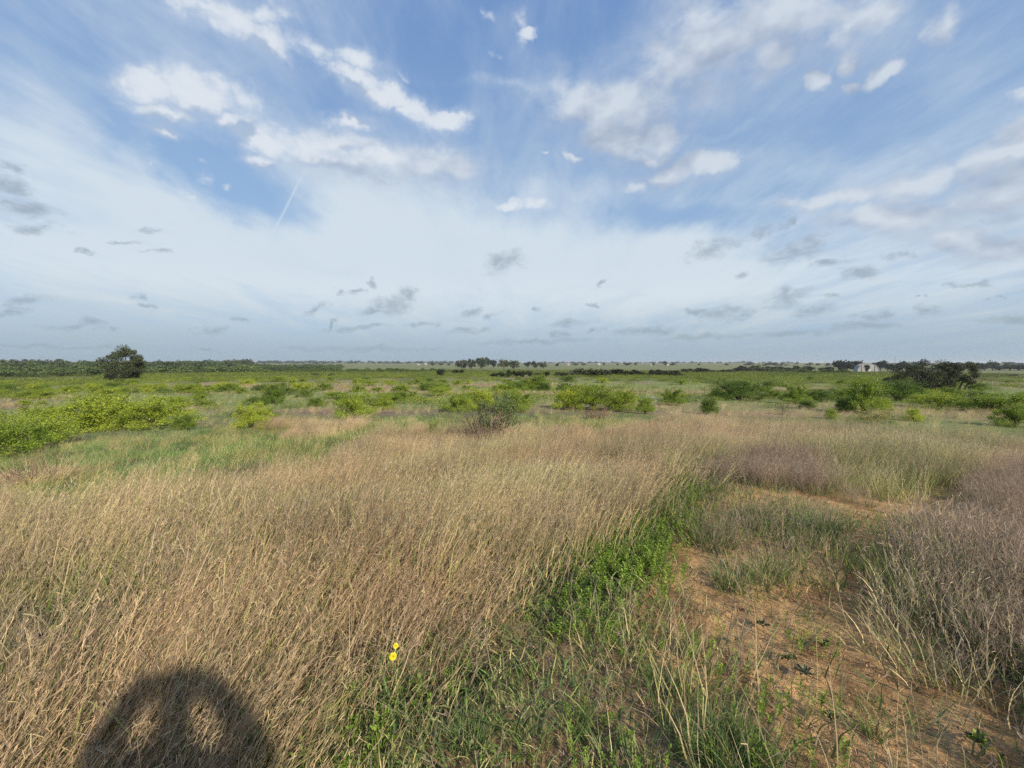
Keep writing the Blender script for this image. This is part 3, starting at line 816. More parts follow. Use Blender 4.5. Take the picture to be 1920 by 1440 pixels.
for key in DENS:
    prot, P_, Rr, S_, I_, T_ = [], [], [], [], [], []
    for lod, (r0, r1) in enumerate(LODS):
        lf = LODF[key][lod]
        if lf == 0:
            continue
        k0 = len(prot)
        nv = (5, 4, 4)[lod]
        for v in range(nv):
            prot.append(proto('%s_tuft' % key, PF[key](lod, v), [M_LEAFI if key == 'weed' else M_GRASS]))
        dmax = max(DENS[key].values()) * lf
        x, y, r = candidates(r0, r1, dmax, R(80) if lod == 0 else R(62))
        k, px, py = cover(x, y)
        tab = np.zeros(10)
        for a, b in DENS[key].items(): tab[a] = b
        pr = tab[k] * lf / dmax
        # patchiness
        nz1 = fbm(x * .8, y * .8, 101 + len(key), 4, .6)
        if key in ('mixed', 'clod'):
            pr = pr * np.clip((nz1 - .26) * 3.5, .25, 1.3)
        elif key in ('litter', 'prost', 'green', 'blue'):
            pr = pr * np.clip((nz1 - .30) * 4.5, 0.15, 1.5)
        elif key == 'weed':
            pr = pr * np.clip((nz1 - .40) * 6, 0.04, 1.4)
        else:
            pr = pr * np.clip((nz1 - .20) * 3.2, .25, 1.2)
        pr = pr * np.clip((px + 500) / 200, 0, 1) * np.clip((2420 - px) / 200, 0, 1) if lod else pr
        if lod == 2:
            b = fbm(x / 26, y / 9, 71, 4, .6)          # follows the bands of the ground's own colour
            w = np.clip((b - .47) * 9, 0, 1)
            pr = pr * (w * .9 + .1 if key in ('dry', 'purple') else (1.05 - w) if key == 'green' else 1)
            pr = pr * np.clip((90 - r) / 45, 0, 1) ** .5
        keep = rng.random(len(x)) < pr
        x, y, r, px, py, k = x[keep], y[keep], r[keep], px[keep], py[keep], k[keep]
        n = len(x)
        z = terrain(x, y)
        hv = np.clip(.12 + 1.65 * fbm(x * .8, y * .8, 131, 4, .65), .45, 1.25)
        s = rng.uniform(.78, 1.2, n) * np.where(k == THIN, .75, 1.0) * np.where((k == MIX) | (k == SAND), .68, 1.0)
        if key in ('dry', 'yellow', 'purple'):
            s = s * np.where(k == SAND, .6, 1.0) * np.where((k == DRY) | (k == PUR) | (k == YEL), 1.0, .75)
        # nobody stands in the grass right at the lens
        s = s * np.clip(r / 1.4, .35, 1)
        sc3 = np.column_stack([s, s, s * hv])
        spread = {'dry': .5, 'yellow': .6, 'purple': 1.2}.get(key, 3.14)
        yaw = rng.normal(0, spread, n) if spread < 3 else rng.uniform(-3.14, 3.14, n)
        yaw += (fbm(x * .6, y * .6, 141, 4, .65) - .5) * 1.9
        if key == 'dry':     # in front on the left the stems lean further right and over
            yaw += R(12)
        tl = .05 + .16 * np.clip((fbm(x * .9 + 3, y * .9, 145, 4, .6) - .48) * 4, 0, 1)
        rot = np.column_stack([rng.normal(0, 1, n) * tl, rng.normal(0, 1, n) * tl, yaw])
        # colour drift between patches
        c1 = fbm(x * .45, y * .45, 151, 4, .6); c2 = fbm(x * .6 + 9, y * .6, 161, 4, .6)
        t = np.ones((n, 3)) * (.72 + .56 * c2)[:, None] * rng.uniform(.74, 1.26, (n, 1))
        if key == 'dry':
            q = np.clip((c1 - .42) * 4, 0, 1)[:, None]
            t = t * ((1 - q) * np.array([1.20, 1.09, 1.04]) + q * np.array([1.26, 1.30, 1.18]))
            q2 = np.clip((fbm(x * 1.1 + 5, y * 1.1, 171, 4, .6) - .48) * 6, 0, 1)[:, None]
            t = t * (1 - q2 * np.array([.22, .12, .20])) * rng.choice([.82, 1.0, 1.0, 1.16], (n, 1))
            t[k == GREEN] *= (1.05, 1.08, .95)
        if key == 'purple':
            t = t * np.array([1.08, 1.05, .94])
        if key == 'green':
            q = np.clip((c1 - .40) * 4, 0, 1)[:, None]
            t = t * ((1 - q) * np.array([.95, 1.18, .95]) + q * np.array([1.22, 1.20, .9]))
        P_.append(np.column_stack([x, y, z])); Rr.append(rot); S_.append(sc3)
        I_.append(k0 + rng.integers(0, nv, n)); T_.append(t)
    nm, lb = NAMES[key]
    P_ = np.concatenate(P_)
    print('scatter', nm, len(P_))
    gn_scatter(nm, P_, prot, np.concatenate(Rr), np.concatenate(S_), np.concatenate(I_), np.concatenate(T_), lb)

# ------------------------------------------------------------------ shrubs
def leafcloud(g, P, size, cols, up=.5, m=0, asp=.35):
    n = len(P)
    d = rng.normal(0, 1, (n, 3)); d[:, 2] = d[:, 2] * .7 + up; d /= np.linalg.norm(d, axis=1)[:, None]
    s = np.cross(d, rng.normal(0, 1, (n, 3))); s /= np.linalg.norm(s, axis=1)[:, None]
    L_ = rng.uniform(size * .6, size * 1.3, (n, 1)); W = L_ * asp * rng.uniform(.7, 1.2, (n, 1))
    V = np.stack([P, P + d * L_ * .5 - s * W / 2, P + d * L_, P + d * L_ * .5 + s * W / 2], 1).reshape(-1, 3)
    cc = np.array(cols)[rng.integers(0, len(cols), n)] * rng.uniform(.75, 1.25, (n, 1))
    g.add(V, np.arange(n * 4).reshape(-1, 4), np.repeat(cc, 4, 0), m)
MSQ = [(.25, .345, .04), (.18, .265, .035), (.33, .43, .05), (.11, .17, .03)]
MSQ_D = [(.12, .195, .03), (.09, .15, .025), (.17, .25, .04)]
MSQ_Y = [(.35, .43, .04), (.26, .345, .04), (.43, .50, .06), (.16, .225, .03)]
def mesquite(seed, cols, nst=11, width=.75, nleaf=8500, leaf=.034, low=.12, side=0.0):
    """unit-height bush: arching stems from one root, fine feathery leaves along them"""
    st = np.random.default_rng(seed); random.seed(seed)
    gs, gl = Geo(), Geo()
    tips = []
    for i in range(nst):
        a = i * 2.399 + st.random() * .8; sp = width * (.25 + .8 * st.random())
        H = .62 + .38 * st.random()
        pts = [np.array([math.cos(a) * .03, math.sin(a) * .03, -.03])]
        for q in range(1, 6):
            t = q / 5
            rr = sp * t ** 1.25
            pts.append(np.array([math.cos(a) * rr + st.normal(0, .02) + side * t, math.sin(a) * rr + st.normal(0, .02), H * (t ** .85) + st.normal(0, .012)]))
        tube(gs, pts, np.linspace(.016, .004, 6), (.13, .10, .07), 4, 0, False)
        tips.append(pts)
        for b in range(4):
            k = st.integers(2, 5); p0 = pts[k]; d = st.normal(0, .16, 3); d[2] = abs(d[2]) * .7 + .03
            bp = [p0, p0 + d * .6, p0 + d + (0, 0, -.01)]
            tube(gs, bp, [.006, .004, .002], (.14, .11, .07), 3, 0, False)
            tips.append([p0, bp[1], bp[2]])
    seg = []
    for pts in tips:
        pts = np.array(pts)
        m = nleaf // len(tips)
        t = (low + (1 - low) * st.random(m) ** .8) * (len(pts) - 1) if len(pts) > 3 else st.random(m) * (len(pts) - 1)
        i = np.minimum(t.astype(int), len(pts) - 2)
        P = pts[i] + (pts[i + 1] - pts[i]) * (t - i)[:, None] + st.normal(0, .034, (m, 3))
        seg.append(P)
    # fuller skirts and tops: billows of fine leaves over the stems
    nb = 40
    for b in range(nb):
        a = b * 2.399; rr = width * .85 * math.sqrt((b + .5) / nb)
        c = np.array([math.cos(a) * rr + side * .5, math.sin(a) * rr, (.74 - .50 * (rr / width) ** 2) * st.uniform(.2, 1.15)])
        seg.append(st.normal(0, 1, (nleaf // 26, 3)) * (.085, .085, .06) * st.uniform(.6, 1.3) + c)
    P = np.concatenate(seg); P = P[(P[:, 2] > .02) & (P[:, 2] < 1.05)]
    leafcloud(gl, P, leaf, cols, .2, asp=.42)
    return gl.mesh('foliage', [M_SHRUB]), gs.mesh('stems', [M_BARK])
SH = [mesquite(1, MSQ), mesquite(2, MSQ_Y), mesquite(3, MSQ, 14, .9), mesquite(4, MSQ_D, 13, .6, 9500), mesquite(5, MSQ_Y, 10, .95, 9000), mesquite(6, MSQ, 9, .6, 7000), mesquite(7, MSQ_D, 16, .95, 9500)]
def shrub(px, py, w, h, v, label, cat='shrub', group=None, name='mesquite_shrub', rot=None):
    """base at photo pixel (px, py); w, h its size in photo pixels"""
    x, y, z, mpp = pix_ground(px, py)
    f, s = SH[v]
    H = h * mpp; W = w * mpp / 1.35
    o = empty(name, (x, y, z - .02), rng.uniform(0, 6.28) if rot is None else rot, (W / 1.15, W / 1.15, H))
    tag(o, label, cat, group)
    link(bpy.data.objects.new('foliage', f), o)
    link(bpy.data.objects.new('stems', s), o)
    return o
GM = 'mesquite shrubs singled out in the middle distance'
HERO = [
    (105, 806, 150, 56, 1, 'bright yellow-green shrub at the left end of the big shrub bank'),
    (190, 806, 160, 74, 1, 'tallest bright yellow-green shrub in the middle of the left shrub bank'),
    (285, 802, 140, 62, 4, 'wide yellow-green shrub at the right end of the left shrub bank'),
    (345, 806, 60, 32, 5, 'low yellow-green shrub trailing off the left shrub bank'),
    (10, 858, 130, 84, 2, 'large green shrub cut off by the left edge of the photo'),
    (66, 838, 120, 70, 2, 'spreading green shrub beside the leftmost large shrub'),
    (512, 758, 58, 44, 3, 'round dark green bush with clear sides left of centre'),
    (665, 787, 84, 56, 0, 'solitary bright green bush with a narrow foot, left of the dead shrub'),
    (720, 768, 60, 34, 5, 'smaller green shrub just right of the solitary bright bush'),
    (472, 806, 64, 56, 4, 'upright yellow-green shrub between the left bank and the solitary bush'),
    (500, 788, 50, 26, 5, 'low lime shrub in front of the round dark green bush'),
    (860, 772, 74, 40, 0, 'green shrub behind and left of the dead shrub'),
    (905, 768, 84, 46, 1, 'yellow-green shrub directly behind the dead shrub'),
    (962, 772, 76, 44, 0, 'green shrub behind and right of the dead shrub'),
    (1010, 729, 46, 30, 3, 'rounded dense green bush in front of the dark tree clump'),
    (1065, 766, 74, 44, 1, 'yellow shrub behind and left of the brown dead brush'),
    (1112, 768, 84, 52, 4, 'tallest lime shrub behind the brown dead brush'),
    (1165, 770, 76, 46, 1, 'yellow-green shrub behind and right of the brown dead brush'),
    (1210, 776, 50, 40, 5, 'thin green shrub left of the small pond'),
    (1262, 760, 56, 40, 0, 'green shrub to the right of the small pond'),
    (1330, 777, 46, 42, 3, 'darker green shrub standing before the long tan grass'),
    (1385, 750, 92, 48, 6, 'broad green shrub in front of the dark tree line'),
    (1490, 757, 60, 46, 0, 'bright green shrub with a pointed top left of the tall shrub'),
    (1530, 752, 64, 30, 6, 'low dark green shrub between the pointed and the tall shrub'),
    (1618, 774, 86, 84, 0, 'tall leafy green shrub standing left of the dark oaks'),
    (1585, 774, 50, 40, 3, 'dense green bush at the left foot of the tall leafy shrub'),
    (1684, 752, 92, 52, 6, 'dark green shrub hiding the foot of the leftmost oak'),
    (1758, 766, 90, 38, 4, 'yellow-green shrub below the middle oak'),
    (1712, 790, 36, 34, 1, 'small lime shrub in the grass below the oaks'),
    (1558, 786, 34, 26, 5, 'small green sapling in the grass left of the tall shrub'),
    (1868, 776, 130, 56, 2, 'wide bright shrub bank right of the oaks'),
    (1905, 800, 84, 54, 0, 'green shrub at the right edge near the dark hollow'),
    (1838, 772, 70, 36, 1, 'yellow-green shrub at the left end of the right-hand bank'),
    (812, 820, 40, 34, 5, 'small leafy sapling in the green grass left of the dead shrub'),
    (1650, 770, 40, 30, 4, 'low yellowish shrub at the right foot of the tall leafy shrub'),
]
for h in HERO:
    shrub(*h[:3], h[3] * (.86 if h[0] > 1200 else 1), *h[4:])
# small tree with a bare stem on the right
def sapling():
    x, y, z, mpp = pix_ground(1633, 812)
    H = 46 * mpp
    o = tag(empty('small_tree', (x, y, z)), 'little flat-topped tree with pale leaves on one thin bare stem', 'tree')
    g = Geo(); st = np.random.default_rng(77)
    tube(g, [(0, 0, -.05), (.01, 0, H * .3), (0, .01, H * .62)], [.022, .018, .014], (.12, .09, .07), 6)
    tp = []
    for i in range(9):
        a = i * 2.4; e = np.array([math.cos(a) * H * (.35 + .45 * st.random()), math.sin(a) * H * .4, H * (.72 + .25 * st.random())])
        tube(g, [(0, .01, H * .55), e * (.5, .5, .9), e], [.009, .006, .003], (.13, .10, .08), 4); tp.append(e)
    link(bpy.data.objects.new('trunk', g.mesh('trunk', [M_BARK])), o)
    g = Geo()
    P = np.concatenate([t * st.uniform(.55, 1.05, (160, 1)) * (1, 1, 1) + st.normal(0, .06, (160, 3)) for t in tp])
    P[:, 2] = np.maximum(P[:, 2], H * .6)
    leafcloud(g, P, .055, [(.30, .28, .10), (.24, .27, .07), (.34, .27, .13), (.20, .25, .05)], .2, asp=.4)
    link(bpy.data.objects.new('crown', g.mesh('crown', [M_SHRUB])), o)
sapling()

ORD = ['nearest', 'second', 'third', 'fourth', 'fifth', 'sixth', 'seventh', 'eighth', 'ninth', 'tenth', 'eleventh', 'twelfth', 'thirteenth', 'fourteenth', 'fifteenth', 'sixteenth', 'seventeenth', 'eighteenth', 'nineteenth', 'twentieth',
       'twenty-first', 'twenty-second', 'twenty-third', 'twenty-fourth', 'twenty-fifth', 'twenty-sixth', 'twenty-seventh', 'twenty-eighth', 'twenty-ninth', 'thirtieth', 'thirty-first', 'thirty-second', 'thirty-third', 'thirty-fourth', 'thirty-fifth']
def nth(i): return 'first' if i == 0 else ORD[i]
MARKS = [(60, 'large left-edge shrub'), (234, 'solitary round oak'), (380, 'left shrub bank'), (512, 'round dark green bush'), (665, 'solitary bright bush'), (827, 'small lone dark tree'), (922, 'half-dead shrub'), (1010, 'rounded dense bush'),
         (1122, 'brown dead brush'), (1237, 'small pond'), (1385, 'broad green shrub'), (1490, 'pointed bright shrub'), (1618, 'tall leafy shrub'), (1750, 'dark oak clump'), (1868, 'right-hand shrub bank')]
TONE = ['green', 'lime', 'green', 'dark green', 'lime', 'green', 'dark green']
def label_scattered(items):
    keys = {}
    for o, px, py, v in items:
        mx, mn = min(MARKS, key=lambda m: abs(m[0] - px))
        key = (mn, px < mx, TONE[v], 'distant' if py < 722 else 'middle-distance' if py < 740 else 'nearer')
        keys.setdefault(key, []).append((abs(px - mx), o))
    for (mn, left, tone, dist), l in keys.items():
        l.sort(key=lambda q: q[0])
        for i, (_, o) in enumerate(l):
            side = 'left' if left else 'right'
            o['label'] = '%s %s shrub, %s to the %s of the %s' % (dist, tone, ORD[i], side, mn)
items = []
# scattered individual shrubs over the scrubland
GS = 'young shrubs scattered across the scrubland'
taken = [(h[0], h[1]) for h in HERO]
bands = [(712, 722, 70), (722, 735, 80), (735, 750, 60), (750, 768, 30)]
cnt = 0
while cnt < 258:
    b = random.choices(bands, [b[2] for b in bands])[0]
    px, py = random.uniform(-30, 1950), random.uniform(b[0], b[1])
    x, y, z, mpp = pix_ground(px, py)
    if fbm(x / 26, y / 9, 71, 4, .6) > .53 and random.random() < .8:
        continue
    if px > 1840 and py < 745 or (px < 200 and py < 722) or (1270 < px < 1340 and py > 735) or (1200 < px < 1275 and 735 < py < 760):
        continue
    if 240 < px < 720 and 738 < py < 752 and random.random() < .85: continue
    if 1060 < px < 1330 and 718 < py < 735 and random.random() < .75: continue
    if 1440 < px < 1600 and 715 < py < 742 and random.random() < .8: continue
    if px > 1300 and py > 755 and random.random() < .6: continue
    hm = random.uniform(.6, 1.35)
    if py > 750: hm *= .8
    v = random.choices(range(7), [3, 2.5, 3, 2, 2, 1, 2.5])[0]
    hm *= .85; h = hm / mpp; w = h * random.uniform(1.6, 2.7)
    items.append((shrub(px, py, w, h, v, 'young shrub', 'shrub', GS), px, py, v))
    cnt += 1
label_scattered(items)
# undergrowth that nobody could count
pr = [proto('scrub_patch', p_scrub(2, v), [M_LEAFI]) for v in range(5)]
x, y, r = candidates(24, 420, .19)
px, py, d = world_pix(x, y, terrain(x, y))
b = fbm(x / 26, y / 9, 71, 4, .6)
p = np.clip((.56 - b) * 7, .02, 1) * np.where(r > 60, .75, .5) * np.where((px > 1820) & (py < 750), .15, 1) * np.where((px < 200) & (py < 716) & (py > 699), .1, 1)
p = p * np.where((py < 700) & (px > 480), .35, 1)
p = p * np.where((px > 240) & (px < 720) & (py > 737) & (py < 753), .15, 1) * np.where((px > 1060) & (px < 1330) & (py > 717) & (py < 735), .2, 1)
k = rng.random(len(x)) < p
x, y, r = x[k], y[k], r[k]; n = len(x)
s = rng.uniform(.6, 1.5, n) * np.clip(r / 110, .65, 1.9)
t = np.ones((n, 3)) * rng.uniform(.7, 1.25, (n, 1)) * np.where(rng.random(n)[:, None] < .3, np.array([.8, .85, 1.0]), np.array([1.08, 1.03, .9]))
t = t * (1 - .35 * np.clip((r - 100) / 200, 0, 1))[:, None]
print('scrub', n)
gn_scatter('low_scrub', np.column_stack([x, y, terrain(x, y)]), pr, np.column_stack([np.zeros(n), np.zeros(n), rng.uniform(0, 6.28, n)]),
           np.column_stack([s * 1.3, s * 1.3, s]), rng.integers(0, 5, n), t, 'low yellow-green scrub filling the gaps between the shrubs')

# ------------------------------------------------------------------ dead shrub, brown brush, straw heap
def twiggy(name, px, py, w, h, label, cat, stemcol, n=46, seed=5, green=0, straw=0, spread=1.0, partname='branches', hair=14):
    x, y, z, mpp = pix_ground(px, py)
    H, W = h * mpp, w * mpp / 2
    st = np.random.default_rng(seed)
    o = tag(empty(name, (x, y, z - .02)), label, cat)
    g = Geo(); ends = []
    for i in range(n):
        a = st.random() * 6.28; sp = W * spread * st.random() ** .7; hh = H * (.45 + .55 * st.random()) * (1 - .35 * sp / W)
        b = np.array([math.cos(a) * .12 * W, math.sin(a) * .12 * W, 0])
        e = np.array([math.cos(a) * sp, math.sin(a) * sp, hh])
        m = (b + e) / 2 + np.array([math.cos(a), math.sin(a), -.5]) * .10 * W + st.normal(0, .03 * W, 3)
        c = np.array(stemcol[st.integers(len(stemcol))]) * st.uniform(.7, 1.3)
        tube(g, [b, m, e], [.011, .007, .003], c, 4, 0, False)
        for q in range(hair):
            t = st.uniform(.35, 1); p0 = m + (e - m) * max(0, (t - .5) * 2) if t > .5 else b + (m - b) * t * 2
            d = st.normal(0, .09 * H, 3) + (e - b) / np.linalg.norm(e - b) * .06 * H
            tube(g, [p0, p0 + d], [.004, .0015], c * st.uniform(.8, 1.4), 3, 0, False)
        ends.append((m, e))
    link(bpy.data.objects.new(partname, g.mesh(partname, [M_DEAD])), o)
    if green:
        g = Geo()
        for i in range(green):
            cx, cyy = st.normal(.12, .28) * W, st.normal(0, .3) * W
            zz0, zz1 = H * .35, H * st.uniform(.75, 1.05)
            m = 150
            P = np.column_stack([cx + st.normal(0, .03, m), cyy + st.normal(0, .03, m), st.uniform(zz0, zz1, m)])
            leafcloud(g, P, .055, [(.10, .145, .05), (.075, .115, .05), (.15, .19, .07)], 1.6, asp=.35)
        link(bpy.data.objects.new('foliage', g.mesh('foliage', [M_SHRUB])), o)
    if straw:
        g = Geo()
        blades(g, straw, W * .7, (H * .3, H * .75), (.006, .011), (.1, .8), (.3, 1.4), TAN[:4] + PINK[:2], 4, .2)
        link(bpy.data.objects.new('dry_stalks', g.mesh('dry_stalks', [M_DEAD])), o)
    return o
BRN = [(.13, .10, .085), (.18, .14, .11), (.09, .07, .06)]
twiggy('dead_shrub', 922, 834, 136, 98, 'half-dead shrub with grey bare twigs spread left and upright dark green shoots', 'shrub', BRN + [(.30, .22, .17)], 44, 5, 22, 220)
twiggy('dead_brush', 1122, 785, 74, 30, 'low tangle of reddish-brown dead brush in the green grass', 'brush', [(.22, .14, .10), (.28, .19, .13), (.15, .10, .08)], 40, 9, 0, 160)
twiggy('straw_mound', 66, 905, 150, 62, 'matted brown mound of dead grass at the left edge of the field', 'grass mound', [(.26, .18, .12), (.18, .125, .09), (.34, .25, .17)], 50, 15, 0, 1300, 1.0, 'dead_twigs', 5)
twiggy('bare_bush', 1466, 778, 26, 34, 'thin leafless dark bush standing in the tan grass', 'shrub', BRN, 12, 19, 0, 0)

# ------------------------------------------------------------------ trees
def tree_mesh(seed, H, W, trunk_h, nclump, nleaf, leaf, cols, limbs=6, flat=.75, clump=.16, trunk_r=.045, multi=1, lowfill=.0, trunkcol=(.105, .088, .07)):
    """crown mesh of leaf clumps on the ends of limbs, and trunk mesh with the limbs"""
    st = np.random.default_rng(seed)
    gt, gl = Geo(), Geo()
    cen = []
    while len(cen) < nclump:
        p = st.normal(0, 1, 3); p /= np.linalg.norm(p); rr = st.uniform(.45, 1.0) ** .6
        q = np.array([p[0] * rr * W / 2 * (1 - clump * .8), p[1] * rr * W / 2 * (1 - clump * .8), 0])
        zc = trunk_h + (H - trunk_h) * .36
        q[2] = zc + p[2] * rr * ((H - zc) * .92 if p[2] > 0 else (zc - trunk_h * .75 + lowfill * trunk_h))
        cen.append(q)
    cen = np.array(cen)
    roots = [np.array([(m - (multi - 1) / 2) * W * .13 + st.normal(0, .02) * W, st.normal(0, .02) * W, -.2]) for m in range(multi)]
    forks = []
    for rt in roots:
        lean = st.normal(0, .06, 2) * W + np.array([rt[0] * .5, 0])
        top = np.array([rt[0] + lean[0], rt[1] + lean[1], trunk_h])
        tube(gt, [rt, (rt + top) / 2 + st.normal(0, .02, 3) * W, top], np.array([1.35, 1.0, .8]) * trunk_r * H / multi ** .4, trunkcol, 8)
        forks.append(top)
    for i, c in enumerate(cen):
        f = forks[int(np.argmin([np.linalg.norm(c - k_) for k_ in forks]))]
        if i < limbs * multi or i % 3 == 0:
            r0 = trunk_r * H * (.55 if i < limbs * multi else .22) / multi ** .3
            mid = f + (c - f) * .5 + np.array([0, 0, -.05 * H]) + st.normal(0, .03, 3) * W
            tube(gt, [f - (0, 0, .03 * H), mid, c], [r0, r0 * .6, r0 * .2], trunkcol, 5, 0, False)
    m = nleaf // nclump
    for c in cen:
        s = clump * W * st.uniform(.6, 1.25)
        P = st.normal(0, 1, (m, 3)); P /= np.linalg.norm(P, axis=1)[:, None]
        P = P * (st.uniform(0, 1, (m, 1)) ** .45) * s * (1, 1, flat) + c + st.normal(0, .04, (m, 3)) * s
        leafcloud(gl, P, leaf, np.array(cols) * st.uniform(.8, 1.25), .35, asp=.6)
    return gl.mesh('crown', [M_OAK]), gt.mesh('trunk', [M_BARK])
OAKC = [(.060, .080, .034), (.042, .058, .026), (.095, .115, .052), (.075, .085, .045)]
OAKD = [(.036, .046, .021), (.026, .034, .016), (.060, .072, .034)]
def tree(name, px, py, w, h, label, cat='tree', group=None, **k):
    x, y, z, mpp = pix_ground(px, py)
    H, W = h * mpp, w * mpp
    kw = dict(trunk_h=.2 * H, nclump=46, nleaf=15000, leaf=.035 * H, cols=OAKC, seed=int(px))
    kw.update(k)
    if 'th' in kw: kw['trunk_h'] = kw.pop('th') * H
    crown, trunk = tree_mesh(H=H, W=W, **kw)
    o = tag(empty(name, (x, y, z)), label, cat, group)
    link(bpy.data.objects.new('crown', crown), o)
    link(bpy.data.objects.new('trunk', trunk), o)
    return o
tree('live_oak', 234, 716, 72, 66, 'solitary round dark green oak standing against the left skyline', seed=3, th=.12, nclump=46, nleaf=17000, clump=.14, lowfill=.8, multi=2)
tree('live_oak', 1706, 741, 108, 58, 'leftmost of the dark oaks, lowest and widest with leaning limbs', seed=8, th=.26, cols=OAKD, nclump=30, nleaf=12000, multi=3, clump=.13)
tree('live_oak', 1750, 739, 84, 64, 'tallest and darkest oak in the middle of the right-hand clump', seed=14, th=.30, cols=OAKD, nclump=30, nleaf=12000, multi=2, clump=.14)
tree('live_oak', 1798, 735, 62, 56, 'rightmost dark oak of the clump with an open crown and bare limbs', seed=21, th=.36, cols=OAKD, nclump=22, nleaf=8500, multi=3, clump=.14)

# ---- distant trees: four shapes, copied
def far_proto(seed, cols, n=900, flat=1.0, trunk=.25, leaf=.11):
    g = Geo(); st = np.random.default_rng(seed)
    k = 16
    cen = st.normal(0, 1, (k, 3)); cen /= np.linalg.norm(cen, axis=1)[:, None]
    cen = cen * (.36, .36, .27 * flat) * st.uniform(.5, 1, (k, 1)) + (0, 0, .50)
    for c in cen:
        P = st.normal(0, 1, (n // k, 3)); P /= np.linalg.norm(P, axis=1)[:, None]
        P = P * st.uniform(.3, 1, (n // k, 1)) * .19 * st.uniform(.7, 1.3) + c
        leafcloud(g, P, leaf, np.array(cols) * st.uniform(.85, 1.2), .3, asp=.8)
    tube(g, [(0, 0, -.1), (.02, 0, .3), (0, .02, .6)], [.05, .035, .02], (.09, .08, .07), 6, 1)
    for i in range(5):
        tube(g, [(.02, 0, .3), cen[i] * .6 + np.array([0, 0, .2]), cen[i]], [.022, .014, .006], (.09, .08, .07), 4, 1, False)
    return g.mesh('distant_tree', [M_FAR, M_BARK])
FD = [(.034, .046, .026), (.045, .058, .032), (.028, .038, .022)]
FG = [(.075, .098, .042), (.06, .082, .036), (.095, .115, .052)]
FP = [(.09, .10, .065), (.075, .088, .058), (.11, .115, .075)]
FT = [far_proto(31, FD), far_proto(32, FD, flat=.8), far_proto(33, FG), far_proto(34, FP), far_proto(35, FG, flat=1.2)]
def fartree(px, py, w, h, v, label, group=None, name='distant_tree', cat='tree'):
    x, y, z, mpp = pix_ground(px, py)
    o = link(bpy.data.objects.new(name, FT[v]))
    o.location = (x, y, z - .1); o.rotation_euler = (0, 0, rng.uniform(0, 6.28)); o.scale = (w * mpp, w * mpp, h * mpp / .95)
    return tag(o, label, cat, group)
fartree(866, 694, 30, 21, 3, 'pale grey-green tree at the left end of the hilltop grove')
fartree(884, 694, 24, 23, 3, 'tree with a pale forked trunk showing in the hilltop grove')
fartree(902, 692, 28, 22, 4, 'grey-green tree right of the pale trunk in the hilltop grove')
fartree(914, 688, 16, 20, 0, 'highest dark treetop of the hilltop grove')
fartree(925, 690, 16, 17, 0, 'dark tree just right of the highest treetop of the grove')
fartree(945, 692, 30, 19, 2, 'broad green tree on the right half of the hilltop grove')
fartree(964, 693, 26, 18, 4, 'last broad tree at the right end of the hilltop grove')
fartree(827, 706, 20, 15, 0, 'small round dark tree alone left of the grove')
fartree(858, 704, 26, 14, 1, 'low dark tree below the pale end of the grove')
fartree(990, 690, 14, 13, 0, 'dark tree right of the grove, before the ridge houses')
fartree(1002, 692, 14, 17, 0, 'narrow taller dark tree right of the grove')
fartree(1019, 691, 18, 12, 2, 'rounded green tree at the end of the row behind the grove')
fartree(1045, 688, 9, 8, 0, 'tiny dark lone tree on the pasture below the ridge')
for i, (px, w, h, v) in enumerate([(926, 18, 11, 1), (940, 18, 13, 0), (955, 20, 16, 2), (968, 20, 16, 1), (980, 22, 14, 0), (993, 18, 15, 0), (1006, 18, 12, 1), (1024, 20, 13, 0)]):
    fartree(px, 708, w, h, v, nth(i) + ' dark tree from the left in the low row in front of the hilltop grove', 'low row of dark trees before the grove')
GL = 'dark trees in the long line across the pasture'
for px0, px1, base, step, hh in [(1048, 1272, 708, 10, 17), (1284, 1368, 703, 9, 13), (1386, 1446, 700, 8, 14)]:
    px = px0; q = 0
    seg = {1048: 'the long dark line across the pasture', 1284: 'the short line beyond the tree-line gap', 1386: 'the last stretch of pasture tree line'}[px0]
    while px < px1:
        fartree(px, base - 2 * random.random(), step * random.uniform(1.9, 3.4), hh * random.uniform(.6, 1.1), random.choice([0, 0, 1, 1, 2, 3]), nth(q) + ' tree from the left in ' + seg, GL); q += 1
        px += step * random.uniform(.75, 1.2)
nl = [0, 0]
GB = 'trees behind the white barn on the right skyline'
for px, base, w, h in [(1452, 697, 18, 11), (1466, 697, 16, 12), (1480, 697, 16, 9), (1493, 698, 16, 14), (1507, 698, 16, 12), (1518, 698, 18, 14), (1543, 698, 16, 10), (1556, 698, 16, 12), (1574, 697, 22, 24), (1588, 697, 24, 22), (1603, 697, 26, 23),
                       (1650, 696, 26, 22), (1664, 696, 22, 18), (1680, 697, 20, 16), (1692, 697, 22, 22), (1706, 697, 20, 16), (1770, 697, 20, 18), (1788, 697, 20, 16), (1806, 697, 20, 18), (1820, 696, 22, 20), (1834, 695, 24, 16), (1846, 695, 20, 14),
                       (1861, 695, 18, 19), (1874, 695, 18, 9), (1893, 695, 26, 13), (1910, 695, 26, 12), (1926, 695, 24, 12)]:
    sd = int(px > 1625); lab = (nth(nl[1]) + ' skyline tree to the right of the white barn') if sd else (nth(9 + 1 - nl[0]) + ' skyline tree to the left of the white barn')
    nl[sd] += 1
    fartree(px, base, w * 1.15, h, random.choice([0, 0, 1, 2]), lab, GB)
fartree(1625, 698, 11, 16, 0, 'small dark tree standing right in front of the white barn')
fartree(1862, 692, 17, 15, 0, 'round-topped tree rising above the low right skyline row')
GJ = 'dark junipers dotted through the green scrub'
